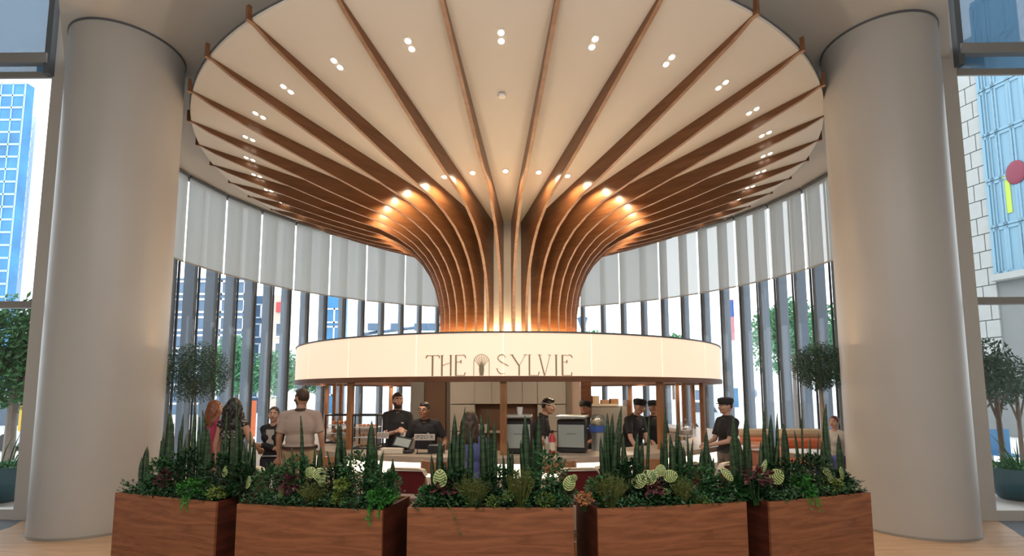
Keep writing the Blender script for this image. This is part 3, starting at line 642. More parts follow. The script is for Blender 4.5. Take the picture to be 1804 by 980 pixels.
# bright doorway light panel + timber shelf unit to the right of the core
sh = thing('shelf_unit', 'wooden shelf unit stacked with cartons right of the service core', 'shelf', (0, 2, 0))
bx(o, 'side_panel', M['trim'], 1013, 1030, 0, 0, 1.4, .4, sh, 0, 2.05)
bx(o, 'side_panel', M['trim'], 1088, 1094, 0, 0, 1.4, .4, sh, 0, 1.62)
bx(o, 'shelf', M['cream'], 1030, 1090, 712, 716, 1.4, .4, sh)
bx(o, 'lower_cabinet', mat('mid_grey', (.36, .34, .31), .6), 1030, 1090, 716, 0, 1.42, .36, sh, 0)
bx(o, 'pale_panel', mat('pale_peach', (.80, .62, .52), .6), 995, 1012, 0, 0, 1.3, .1, sh, 0, 2.05)
for i, (a_, b_, c_, d_) in enumerate(((1026, 1040, 692, 712), (1044, 1056, 698, 712), (1060, 1073, 705, 712), (1076, 1090, 703, 712))):
    q = at((a_ + b_) / 2, d_, 1.5); bb = bx((q.x, q.y, q.z), 'carton', mat('carton%d' % i, [(.66, .48, .30), (.72, .55, .38), (.42, .24, .14), (.38, .2, .1)][i], .8), a_, b_, c_, d_, 1.5, .2, None)
    bb.location = q; tag(bb, ['tall tan carton at the left end of the shelf', 'smaller tan carton second on the shelf', 'low brown carton third on the shelf', 'low dark brown carton at the right end of the shelf'][i], 'box', 'cartons on the shelf')
# back counter equipment: two espresso machines seen from the rear
def onc(px, r=3.85):
    Y = hit(px, r); p = at(px, 700, Y); return Vector((p.x, p.y, 1.002))
def pxw(px, w, r=3.85): return w * (hit(px, r) - CAM.y) / FPX
def zpy(px, py, r=3.85): return at(px, py, hit(px, r)).z
for px, w_, top, lab in ((913, 46, 731, 'left grey backed espresso machine on the counter by the centre post'), (1006, 50, 732, 'right grey backed espresso machine on the counter')):
    c_ = onc(px); t = thing('espresso_machine', lab, 'coffee machine', c_, -math.atan2(-c_.x, 2 - c_.y) * -1)
    W_ = pxw(px, w_); H_ = zpy(px, top) - 1.002
    q = MB(); q.box((0, .1, .04), (W_, .3, .05)); q.build('drip_base', M['black'], t)
    q = MB(); q.box((0, .1, .06 + (H_ - .12) / 2), (W_ * .98, .28, H_ - .12)); q.build('body', M['black'], t, bevel=.01)
    q = MB(); q.box((0, -.05, .07 + (H_ - .19) / 2), (W_ * .90, .02, H_ - .19)); q.build('rear_panel', M['greyp'], t, bevel=.004)
    q = MB(); q.box((0, .08, H_ - .02), (W_ * 1.04, .4, .03)); q.build('cup_tray', M['steel'], t, bevel=.006)
    q = MB()
    for i in range(8): q.box((-.052 + i * .0148, -.062, .07 + (H_ - .19) * .60), (.008, .004, .013 if i % 3 else .009))
    q.build('badge', M['darkalu'], t)
    for i in range(2): q = MB(); q.tube([((i - .5) * .2, .24, .25), ((i - .5) * .2, .30, .2), ((i - .5) * .2, .30, .12)], .012, 8); q.build('group_head', M['steel'], t)
    for s_ in (-1, 1): q = MB(); q.tube([(s_ * W_ * .35, .1, .0), (s_ * W_ * .35, .1, .03)], .02, 8); q.build('foot', M['black'], t)
    if px < 950: cp_ = thing('paper_cup', 'white paper cup on top of the left espresso machine', 'cup', c_ + Vector((.02, .05, H_ - .003))); q = MB(); q.lathe([(0, 0), (.03, 0), (.04, .1), (.036, .1), (0, .01)], n=14); q.build('cup', M['white'], cp_, smooth=True)
# glass jug grinder with blue base
c_ = onc(1052, 3.7); t = thing('bean_grinder', 'coffee grinder with clear domed hopper and blue band', 'grinder', c_)
q = MB(); q.lathe([(0, 0), (.09, 0), (.085, .2), (.1, .24), (0, .24)], n=20); q.build('body', M['steel'], t, smooth=True)
q = MB(); q.lathe([(.10, .24), (.115, .25), (.115, .33), (.10, .33)], n=24, close=True); q.build('blue_band', M['blue'], t, smooth=True)
q = MB(); q.lathe([(.112, .33), (.108, .42), (.08, .47), (.0, .485)], n=24); q.build('hopper', glassmat('hopper_glass', (.8, .85, .9), .15), t, smooth=True)
q = MB(); q.ball((0, 0, .36), (.09, .09, .07), 14); q.build('beans', mat('bean_mix', (.40, .30, .16), .7, noise_s=40, noise_a=.5), t, smooth='all')
# bottles
def bottle(px, r, lab, colm, h=.2, rad=.032, capm='black', name='bottle'):
    c_ = onc(px, r); t = thing(name, lab, 'bottle', c_, 0, 'bottles beside the espresso machine')
    q = MB(); q.lathe([(0, 0), (rad, 0), (rad, h * .62), (rad * .42, h * .8), (rad * .4, h * .9), (0, h * .9)], n=16); q.build('body', colm, t, smooth=True)
    q = MB(); q.lathe([(rad * .46, h * .88), (rad * .46, h), (0, h)], n=12); q.build('cap', M[capm], t)
    q = MB(); q.lathe([(rad + .001, h * .15), (rad + .001, h * .5)], n=16); q.build('label_band', M['cream'], t)
bottle(972, 3.95, 'red syrup bottle nearest the right espresso machine', M['red'], .3, .045)
bottle(963, 3.8, 'clear syrup bottle left of the red one', M['white'], .24)
bottle(954, 3.9, 'white capped syrup bottle furthest from the right espresso machine', mat('amber_syrup', (.35, .12, .05), .3), .2, capm='white')
# pastry cases
for px0, px1, top, r_, lab in ((582, 621, 730, 3.55, 'left black framed glass pastry case'), (629, 671, 730, 3.75, 'right black framed glass pastry case filled with pastries')):
    pm = (px0 + px1) / 2; c_ = onc(pm, r_); W_ = pxw(pm, px1 - px0, r_); H_ = zpy(pm, top, r_) - 1.002
    t = thing('pastry_case', lab, 'display case', c_, 0); D_ = .32
    for x in (-W_ / 2, W_ / 2):
        for y in (-D_ / 2, D_ / 2): q = MB(); q.box((x, y, H_ / 2), (.02, .02, H_)); q.build('frame_post', M['black'], t)
    for z in (.012, H_ - .01):
        q = MB()
        for y in (-D_ / 2, D_ / 2): q.box((0, y, z), (W_ + .02, .02, .02))
        for x in (-W_ / 2, W_ / 2): q.box((x, 0, z), (.02, D_, .02))
        q.build('frame_rail', M['black'], t)
    for y in (-D_ / 2, D_ / 2): q = MB(); q.box((0, y, H_ / 2), (W_ - .02, .004, H_ - .03)); q.build('glass_side', M['glass'], t)
    for z in (H_ * .33, H_ * .62): q = MB(); q.box((0, 0, z), (W_ - .02, D_ - .03, .008)); q.build('glass_shelf', mat('shelf_pane', (.75, .75, .72), .3), t)
    ncs = 5 if px0 > 600 else 3
    for li, (z, mm) in enumerate(((.024, 0), (H_ * .33 + .006, 1), (H_ * .62 + .006, 2))):
        for i in range(ncs):
            x = (-.5 + (i + .5) / ncs) * (W_ - .06); q = MB()
            rr = (W_ - .06) / ncs * .46; q.ball((0, 0, rr * .7), (rr, rr * 1.5, rr * .72), 10)
            cm = [(.55, .33, .14), (.42, .13, .04), (.75, .22, .03)][mm]
            ob = q.build('pastry', M.setdefault('past%d' % mm, mat('pastry_crust%d' % mm, cm, .5, noise_s=30, noise_a=.3)), loc=(c_.x + x, c_.y, c_.z + z), smooth='all')
            tag(ob, '%s pastry, %s %s shelf, %s case' % (['golden', 'dark brown', 'bright orange glazed'][mm], ['leftmost on the', 'second from the left on the', 'third from the left on the', 'fourth from the left on the', 'fifth from the left on the'][i], ['bottom', 'middle', 'top'][li], 'left' if px0 < 600 else 'right'), 'pastry', 'pastries in the glass cases')
# tills and counter signs
c_ = onc(711, 4.0); t = thing('till_screen', 'black tilted till terminal with grey screen in front of the bearded barista', 'till', c_)
q = MB(); q.box((.02, 0, .02), (.24, .2, .04)); q.build('base', M['black'], t, bevel=.008)
q = MB(); q.tube([(0.04, 0, .04), (.01, .02, .13)], .02, 8); q.build('stand', M['black'], t)
mt = Matrix.Rotation(R(-35), 3, 'X') @ Matrix.Rotation(R(12), 3, 'Y')
q = MB(); q.box((0, 0, .0), (.24, .02, .15), M=mt); q.v = [(v[0], v[1], v[2] + .135) for v in q.v]; q.build('casing', M['black'], t)
q = MB(); q.box((0, -.013, .0), (.20, .006, .115), M=mt); q.v = [(v[0], v[1], v[2] + .135) for v in q.v]; q.build('screen', M['greyp'], t)
def csign(px, py0, py1, w, r, lab, words):
    c_ = onc(px, r); a = zpy(px, py0, r) - 1.002; b = zpy(px, py1, r) - 1.002; W_ = pxw(px, w, r)
    t = thing('counter_sign', lab, 'sign', c_)
    q = MB(); q.box((0, 0, (a + b) / 2), (W_, .012, a - b)); q.build('board', mat('sign_card', (.66, .58, .52), .7), t)
    for x in (-.35, .35): q = MB(); q.box((W_ * x, .01, b / 2 + .01), (.008, .008, b + .02)); q.build('stand_leg', M['black'], t)
    q = MB(); q.box((0, .01, .004), (W_ * .8, .1, .008)); q.build('foot_plate', M['black'], t)
    cu = bpy.data.curves.new('lettering', 'FONT'); cu.body = words; cu.size = (a - b) * .8; cu.align_x = 'CENTER'; cu.align_y = 'CENTER'; cu.extrude = .0015
    to = bpy.data.objects.new('lettering', cu); COL.objects.link(to); dg = bpy.context.evaluated_depsgraph_get(); me = bpy.data.meshes.new_from_object(to.evaluated_get(dg)); bpy.data.objects.remove(to)
    me.materials.clear(); me.materials.append(M['darkalu'])
    lo = bpy.data.objects.new('lettering', me); COL.objects.link(lo); lo.parent = t; lo.location = (0, -.009, (a + b) / 2); lo.rotation_euler.x = PI / 2
    bb = [v.co.x for v in me.vertices]; sx = W_ * .86 / (max(bb) - min(bb)); lo.scale = (min(sx, 1.2), 1, 1)
csign(749, 765, 776, 36, 3.98, 'small pale lettered sign board in front of the leaning barista', 'IPZO R')
csign(676, 762, 773, 20, 3.8, 'small pale lettered sign beside the till', 'IPZO')
bxn = onc(770, 3.85); q = MB(); q.box((0, 0, .05), (.2, .18, .1)); o_ = q.build('card_reader', M['black'], loc=bxn, bevel=.008); tag(o_, 'black receipt printer box right of the lettered sign', 'printer')
q = MB(); q.box((0, 0, .035), (.28, .14, .07)); o_ = q.build('tray', M['cream'], loc=onc(694, 4.1), bevel=.01); tag(o_, 'low pale tray at the counter edge before the till', 'tray')
# glass cloche at the right
c_ = onc(1206, 3.8); t = thing('cake_stand', 'glass domed cake stand on the right of the counter', 'cake stand', c_)
q = MB(); q.lathe([(0, 0), (.09, 0), (.02, .03), (.02, .1), (.15, .12), (.15, .13), (0, .13)], n=24); q.build('stand', M['white'], t, smooth=True)
q = MB(); q.lathe([(.14, .13), (.14, .26), (.10, .32), (.0, .345)], n=24); q.build('dome', glassmat('dome_glass', (.9, .93, .95), .15), t, smooth=True)
q = MB(); q.ball((0, 0, .36), .015, 8); q.build('knob', M['steel'], t)
q = MB(); q.lathe([(0, .13), (.1, .13), (.1, .2), (0, .21)], n=20); q.build('cake', M['stone'], t, smooth=True)
# ---------------------------------------------------------------- stools
mred = mat('dark_red_leather', (.11, .012, .014), .45); mbr = wood('stool_beech', (.32, .14, .06), (.42, .2, .1), .45, (1, 1, 4), 3, .4)
def barstool():
    t = thing('bar_stool', '', 'stool', (0, 0, 0), 0, 'dark red bar stools along the counter')
    q = MB(); q.box((0, 0, .66), (.42, .4, .07)); q.build('seat', mred, t, bevel=.025)
    pts = []
    q = MB(); q.prism([(-.21, .74), (.21, .74), (.21, .93), (.18, .975), (-.18, .975), (-.21, .93)], lambda x, z: (x, -.235 + x * x * .8, z), lambda x, z: (x, -.195 + x * x * .8, z)); q.build('backrest', mred, t, bevel=.008)
    q = MB(); q.prism([(-.225, .93), (-.20, .99), (-.15, 1.005), (.15, 1.005), (.20, .99), (.225, .93), (.215, .93), (.19, .975), (-.19, .975), (-.215, .93)], lambda x, z: (x, -.25 + x * x * .8, z), lambda x, z: (x, -.185 + x * x * .8, z)); q.build('top_rail', M['cream'], t)
    for x in (-.17, .17):
        for y in (-.16, .16): q = MB(); q.tube([(x * 1.15, y * 1.15, 0), (x, y, .64)], [.014, .018], 8); q.build('leg', mbr, t)
        q = MB(); q.tube([(x, -.17, .64), (x, -.225, .76)], .014, 6); q.build('back_support', mbr, t)
    q = MB(); q.tube([(-.18, -.17, .25), (.18, -.17, .25), (.18, .17, .25), (-.18, .17, .25), (-.18, -.17, .25)], .01, 6); q.build('footrest', M['steel'], t)
    return t
st0 = barstool(); first = True
for px, Y, lab in ((468, -2.75, 'dark red bar stool at the left, in front of the standing man'), (728, -2.9, 'dark red bar stool showing between the second and middle planters'), (1011, -2.9, 'dark red bar stool just right of the centre post, behind the calathea'), (1068, -2.7, 'dark red bar stool right of the centre, behind the fourth planter'), (1268, -2.45, 'dark red bar stool at the right near the capped waiter'), (1185, -2.5, 'dark red bar stool between the fourth planter and the right post')):
    p = at(px, 820, Y); rz = math.atan2(p.x, 2 - p.y)
    if first: o_ = st0; o_.location = (p.x, p.y, 0); o_.rotation_euler.z = rz; o_['label'] = lab; first = False
    else: dup(st0, (p.x, p.y, 0), rz, lab)
def woodchair():
    t = thing('wooden_stool', '', 'stool', (0, 0, 0), 0, 'brown wooden stools at the counter')
    q = MB(); q.lathe([(0, .70), (.19, .70), (.2, .72), (.19, .74), (0, .74)], n=24); q.build('seat', mbr, t, smooth=True)
    q = MB(); q.lathe([(.19, .90), (.215, .90), (.215, 1.03), (.19, 1.03)], n=20, a0=PI * 1.08, a1=PI * 1.92, close=True); q.build('backrest', mbr, t, smooth=True)
    for a in (45, 135, 225, 315): q = MB(); q.tube([(.22 * math.cos(R(a)), .22 * math.sin(R(a)), 0), (.14 * math.cos(R(a)), .14 * math.sin(R(a)), .7)], .016, 8); q.build('leg', mbr, t)
    for a in (225, 315): q = MB(); q.tube([(.15 * math.cos(R(a)), .15 * math.sin(R(a)), .72), (.2 * math.cos(R(a)), .2 * math.sin(R(a)), .92)], .012, 8); q.build('back_post', mbr, t)
    return t
ws0 = woodchair(); first = True
for px, Y, lab in ((775, -2.62, 'brown wooden stool left of the centre post, by the tall leaves'), (982, -2.62, 'brown curved back wooden stool before the red bottle'), (1142, -2.4, 'brown wooden stool under the bending barista'), (592, -2.2, 'brown wooden stool behind the man in the tan shirt')):
    p = at(px, 800, Y); rz = math.atan2(p.x, 2 - p.y)
    if first: ws0.location = (p.x, p.y, 0); ws0.rotation_euler.z = rz; ws0['label'] = lab; first = False
    else: dup(ws0, (p.x, p.y, 0), rz, lab)
# ---------------------------------------------------------------- lounge seating at the right
mcu = mat('tan_cushion', (.52, .38, .24), .8); mor = mat('terracotta_leather', (.62, .17, .07), .5)
for px0, px1, Y, lab in ((1298, 1360, 3.0, 'curved sofa with tan bolster behind the capped waiter'), (1374, 1452, 1.9, 'curved sofa with tan bolster left of the right topiary')):
    a = at(px0, 757, Y); b = at(px1, 757, Y); W_ = b.x - a.x; xm = (a.x + b.x) / 2; zt = a.z
    t = thing('sofa', lab, 'sofa', (xm, Y, 0), 0, 'lounge sofas at the glass wall')
    q = MB(); q.box((0, .1, zt - .10), (W_, .26, .22)); q.build('bolster', mcu, t, bevel=.09)
    q = MB(); q.box((0, -.04, zt - .27), (W_ * .98, .16, .2)); q.build('back_cushion', mor, t, bevel=.05)
    q = MB(); q.box((0, -.35, .40), (W_, .7, .14)); q.build('seat_cushion', mor, t, bevel=.05)
    q = MB(); q.box((0, -.25, .2), (W_ * .98, .9, .26)); q.build('base', M['cream'], t, bevel=.02)
    q = MB(); q.box((0, .18, .5), (W_, .06, .8)); q.build('back_shell', M['cream'], t, bevel=.02)
    for s_ in (-1, 1): q = MB(); q.box((s_ * W_ * .42, -.25, .04), (.06, .7, .08)); q.build('foot', M['black'], t)
for px, Y, lab in ((1330, 1.2, 'round pale cafe table before the far sofa'), (1422, .6, 'round pale cafe table before the right sofa')):
    p = at(px, 790, Y); t = thing('cafe_table', lab, 'table', (p.x, p.y, 0), 0, 'cafe tables')
    q = MB(); q.lathe([(0, .72), (.36, .72), (.37, .735), (.36, .75), (0, .75)], n=32); q.build('tabletop', M['white'], t, smooth=True)
    q = MB(); q.tube([(0, 0, .02), (0, 0, .72)], .03, 10); q.build('pedestal', M['alu'], t)
    q = MB(); q.lathe([(0, 0), (.24, 0), (.22, .02), (0, .03)], n=24); q.build('foot', M['alu'], t)
mch = mat('coral_chair_fabric', (.60, .30, .20), .7)
for px, Y, lab in ((1350, .7, 'coral tub chair left of the right sofa table'), (1322, 1.5, 'coral tub chair near the capped waiter')):
    p = at(px, 790, Y); t = thing('tub_chair', lab, 'chair', (p.x, p.y, 0), R(160), 'coral tub chairs')
    q = MB(); q.lathe([(0, .38), (.26, .38), (.26, .46), (0, .47)], n=24); q.build('seat', mch, t, smooth=True)
    q = MB(); q.lathe([(.25, .38), (.31, .38), (.32, .8), (.27, .8)], n=24, a0=PI * .95, a1=PI * 2.05, close=True); q.build('backrest', mch, t, smooth=True)
    for a in (45, 135, 225, 315): q = MB(); q.tube([(.22 * math.cos(R(a)), .22 * math.sin(R(a)), 0), (.2 * math.cos(R(a)), .2 * math.sin(R(a)), .38)], .015, 8); q.build('leg', mbr, t)
# white chairs at left behind the women
for px, Y, lab in ((352, .9, 'white moulded chair left of the red haired woman'), (455, .6, 'white moulded chair between the women and the smiling woman')):
    p = at(px, 790, Y); t = thing('white_chair', lab, 'chair', (p.x, p.y, 0), R(20), 'white moulded chairs')
    q = MB(); q.box((0, 0, .45), (.44, .42, .03)); q.build('seat', M['white'], t, bevel=.01)
    q = MB(); q.prism([(-.21, .47), (.21, .47), (.19, .88), (-.19, .88)], lambda x, z: (x, .2 - x * x, z), lambda x, z: (x, .225 - x * x, z)); q.build('backrest', M['white'], t)
    for x in (-.19, .19):
        for y in (-.18, .18): q = MB(); q.tube([(x * 1.1, y * 1.1, 0), (x, y, .44)], .013, 8); q.build('leg', M['white'], t)

# ---------------------------------------------------------------- planters
TOPZ = .85; SOIL = .825
FR = [((-3.64, -3.60), (-2.43, -4.015)), ((-2.21, -4.085), (-.91, -4.32)), ((-.73, -4.22), (.63, -4.22)), ((.82, -4.255), (2.13, -4.0)), ((2.33, -3.99), (3.47, -3.58))]
PN = ['leftmost', 'second from left', 'middle', 'fourth from left', 'rightmost']
PD = .58
def plan_hit(px, py, i, back):
    """where the sight line through a pixel crosses the upright plane `back` metres behind the front of planter i"""
    (ax, ay), (bx_, by) = FR[i]; d = Vector((bx_ - ax, by - ay, 0)).normalized(); n = Vector((-d.y, d.x, 0)); o = Vector((ax, ay, 0)) + n * back
    r = ray(px, py); t = (o - CAM).dot(n) / r.dot(n); return CAM + r * t
mso = mat('dark_soil', (.03, .022, .016), .95, noise_s=20, noise_a=.5)
for i, ((ax, ay), (bx_, by)) in enumerate(FR):
    d = Vector((bx_ - ax, by - ay, 0)); L = d.length; rz = math.atan2(d.y, d.x)
    t = thing('planter_box', ['leftmost walnut veneer planter box, turned to the right', 'second walnut planter box from the left', 'middle walnut planter box facing straight out', 'fourth walnut planter box from the left', 'rightmost walnut veneer planter box, turned to the left'][i], 'planter', (ax, ay, 0), rz, 'walnut planter boxes')
    q = MB(); q.box((L / 2, .0125, TOPZ / 2), (L, .025, TOPZ)); q.build('front_panel', M['walnut'], t, bevel=.002)
    q = MB(); q.box((L / 2, PD - .0125, TOPZ / 2), (L, .025, TOPZ)); q.build('rear_panel', M['walnut'], t)
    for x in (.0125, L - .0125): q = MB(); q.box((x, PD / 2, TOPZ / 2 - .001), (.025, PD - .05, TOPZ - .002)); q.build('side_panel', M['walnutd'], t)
    q = MB(); q.box((L / 2, PD / 2, SOIL - .1), (L - .05, PD - .05, .2)); q.build('soil', mso, t)

# leaf materials
def snakemat():
    m = bpy.data.materials.new('snake_plant_leaf'); m.use_nodes = True; n = m.node_tree; b = n.nodes['Principled BSDF']; b.inputs['Roughness'].default_value = .45
    tc = n.nodes.new('ShaderNodeTexCoord'); mp = n.nodes.new('ShaderNodeMapping'); mp.inputs['Scale'].default_value = (5, 5, 34)
    ns = n.nodes.new('ShaderNodeTexNoise'); ns.inputs['Scale'].default_value = 1.6; ns.inputs['Detail'].default_value = 3
    r = n.nodes.new('ShaderNodeValToRGB'); r.color_ramp.elements[0].color = (.011, .032, .015, 1); r.color_ramp.elements[1].color = (.04, .09, .035, 1); r.color_ramp.elements[0].position = .4; r.color_ramp.elements[1].position = .62
    L = n.links.new; L(tc.outputs['Object'], mp.inputs[0]); L(mp.outputs[0], ns.inputs[0]); L(ns.outputs['Fac'], r.inputs[0]); L(r.outputs[0], b.inputs['Base Color']); return m
msn = snakemat(); mfern = mat('bright_fern', (.03, .19, .018), .5, noise_s=12, noise_a=.4); mdark = mat('dark_leaf', (.010, .05, .014), .4, noise_s=9, noise_a=.6)
mmid = mat('mid_leaf', (.022, .10, .028), .45, noise_s=9, noise_a=.5); mlime = mat('lime_succulent', (.19, .27, .05), .5, noise_s=14, noise_a=.35); mgrass = mat('olive_tuft', (.11, .14, .035), .6, noise_s=9, noise_a=.4)
mpale = mat('calathea_pale', (.50, .56, .22), .45); mvein = mat('calathea_vein', (.05, .13, .04), .45); mburg = mat('burgundy_leaf', (.07, .012, .018), .45, noise_s=10, noise_a=.4)
def blade(q, base, tip, w, rnd, th=.006):
    """sword shaped leaf with a folded, thick cross-section, pointed at the tip"""
    base = Vector(base); tip = Vector(tip); ax = tip - base; H = ax.length; ax.normalize()
    yaw = rnd.uniform(-.7, .7); side = Vector((math.cos(yaw), math.sin(yaw), 0)); side = (side - ax * side.dot(ax)).normalized(); nn = ax.cross(side); bend = rnd.uniform(-.03, .03) * H; tw = rnd.uniform(-.5, .5)
    prof = [(0, .55), (.12, .72), (.3, .95), (.5, 1), (.68, .88), (.82, .66), (.92, .38), (1.0, .02)]; vs = []
    for t, k in prof:
        c, s_ = math.cos(tw * t), math.sin(tw * t); u = side * c + nn * s_; v = nn * c - side * s_
        p = base + ax * H * t + side * bend * math.sin(PI * t); hw = w / 2 * k
        vs += [p - u * hw + v * hw * .35, p - v * th, p + u * hw + v * hw * .35, p + v * th * .6]
    fs = [(4 * i + k, 4 * i + (k + 1) % 4, 4 * i + 4 + (k + 1) % 4, 4 * i + 4 + k) for i in range(len(prof) - 1) for k in range(4)] + [(3, 2, 1, 0), (28, 29, 30, 31)]
    q.add(vs, fs)
def snake(i, tips, basepx, where, wmul=1.0, back=.28, extra=3):
    rnd = random.Random(int(basepx) + i); b = plan_hit(basepx, 862, i, back); b.z = SOIL
    lab = where
    t = thing('snake_plant', lab, 'plant', b, 0, 'snake plants in the planters')
    sc = (b - CAM).dot(FW) / FPX
    for k, tp in enumerate(tips):
        px, py = tp[0], tp[1]; w = (tp[2] if len(tp) > 2 else 14) * sc * wmul
        tipw = plan_hit(px, py, i, back + rnd.uniform(-.04, .05)); bb = Vector((b.x + (tipw.x - b.x) * .55 + rnd.uniform(-.012, .012), b.y + rnd.uniform(-.035, .035), SOIL - .01))
        q = MB(); blade(q, bb - b, tipw - b, w, rnd); q.build('leaf', msn, t, smooth='all')
    for k in range(extra):
        hh = rnd.uniform(.14, .3); x = rnd.uniform(-.07, .07); y = rnd.uniform(-.05, .05)
        q = MB(); blade(q, (x * .6, y, -.01), (x * 1.5, y * 1.4, hh), 11 * sc, rnd); q.build('leaf', msn, t, smooth='all')
N2 = {0: 'leftmost planter', 1: 'second planter', 2: 'middle planter', 3: 'fourth planter', 4: 'rightmost planter'}
snake(0, [(250, 806, 9), (260, 786, 12), (262, 815, 9)], 257, 'short snake plant alone at the far left end of the leftmost planter', back=.22, extra=0)
snake(0, [(300, 721, 15), (284, 777, 9), (288, 760, 9), (316, 758, 9), (307, 745, 12)], 299, 'snake plant with one tall blade, second clump in the leftmost planter')
snake(0, [(323, 729, 8), (334, 757, 8), (327, 770, 9)], 329, 'slender snake plant beneath the left topiary in the leftmost planter', extra=1)
snake(0, [(343, 713, 17), (357, 723, 19), (352, 735, 15), (368, 752, 14), (349, 760, 13)], 358, 'broadest tallest snake plant, at the centre of the leftmost planter')
snake(0, [(400, 726, 12), (416, 706, 12), (423, 747, 12), (408, 757, 13), (390, 770, 10)], 406, 'tall snake plant in front of the women in the leftmost planter')
snake(0, [(441, 760, 12), (430, 777, 13), (448, 772, 9), (436, 790, 10)], 437, 'snake plant at the right end of the leftmost planter')
snake(1, [(514, 789, 9), (530, 733, 16), (500, 800, 9), (537, 800, 10)], 523, 'snake plant with one very tall blade before the man in tan, second planter', extra=2)
snake(1, [(554, 789, 11), (565, 786, 12), (560, 800, 12)], 560, 'short snake plant left of centre in the second planter', extra=1)
snake(1, [(595, 736, 9), (600, 744, 11), (622, 781, 9), (577, 795, 10), (606, 775, 14), (597, 770, 15)], 601, 'fan shaped snake plant in front of the left kiosk post, second planter')
snake(1, [(655, 741, 18), (676, 794, 10), (663, 785, 12), (647, 800, 12)], 656, 'snake plant with one broad tall blade before the pastry case, second planter')
snake(1, [(692, 808, 11), (686, 830, 9), (670, 828, 9)], 683, 'small snake plant at the right end of the second planter', extra=1)
snake(2, [(760, 800, 9), (776, 770, 14), (783, 812, 10)], 775, 'leftmost snake plant of the middle planter, one curved blade', extra=1)
snake(2, [(801, 729, 14), (819, 718, 13), (828, 752, 12), (808, 765, 14), (793, 775, 12)], 811, 'tall snake plant partly hiding the dark haired visitor, middle planter')
snake(2, [(847, 731, 13), (859, 721, 9), (871, 743, 12), (853, 760, 14), (865, 772, 12), (875, 790, 9)], 858, 'dense snake plant just left of the centre post, middle planter')
snake(2, [(894, 777, 9), (886, 800, 10), (903, 795, 11)], 895, 'short snake plant just right of the centre post, middle planter', extra=1)
snake(2, [(925, 731, 17), (949, 733, 16), (956, 781, 10), (917, 775, 12), (939, 770, 14)], 935, 'two bladed tall snake plant before the left espresso machine, middle planter')
snake(3, [(1058, 770, 10), (1070, 728, 14), (1079, 728, 13), (1095, 715, 13), (1064, 755, 12), (1088, 750, 14), (1098, 765, 11)], 1079, 'big snake plant with four tall blades, left end of the fourth planter')
snake(3, [(1124, 762, 13), (1103, 797, 9), (1144, 728, 6), (1132, 775, 11)], 1125, 'snake plant with one thin curved blade under the bending barista, fourth planter', extra=2)
snake(3, [(1172, 718, 16), (1180, 765, 14), (1165, 775, 10)], 1174, 'tall snake plant before the right kiosk post, fourth planter', extra=1)
snake(3, [(1193, 744, 10), (1198, 775, 16), (1187, 785, 12), (1204, 785, 12)], 1196, 'medium snake plant just right of the right kiosk post, fourth planter', extra=1)
snake(3, [(1211, 765, 7), (1221, 773, 7), (1215, 800, 8)], 1216, 'thin bladed snake plant before the cake stand, fourth planter', extra=1)
snake(3, [(1245, 757, 14), (1250, 797, 11), (1236, 790, 12), (1257, 805, 9)], 1244, 'pointed snake plant at the right end of the fourth planter')
snake(4, [(1292, 733, 16), (1300, 770, 14), (1287, 775, 13)], 1296, 'tall snake plant before the capped waiter, left end of the rightmost planter')
snake(4, [(1314, 728, 15), (1322, 785, 10), (1340, 776, 9)], 1320, 'single spear snake plant, second clump of the rightmost planter')
snake(4, [(1347, 718, 17), (1358, 731, 15), (1352, 765, 17), (1369, 728, 9), (1372, 765, 10)], 1360, 'widest snake plant in the centre left of the rightmost planter')
snake(4, [(1380, 745, 14), (1386, 790, 10)], 1384, 'leaning snake plant left of the thin tufts in the rightmost planter', extra=1)
snake(4, [(1412, 722, 6), (1399, 757, 6), (1427, 770, 6), (1405, 785, 7), (1442, 762, 5)], 1412, 'thin grassy snake plant in the middle of the rightmost planter', extra=2)
snake(4, [(1455, 712, 19), (1449, 775, 12), (1463, 790, 11)], 1456, 'broad single bladed snake plant under the right topiary, rightmost planter', extra=1)
snake(4, [(1477, 765, 10), (1484, 794, 8)], 1479, 'small snake plant at the far right end of the rightmost planter', extra=1)

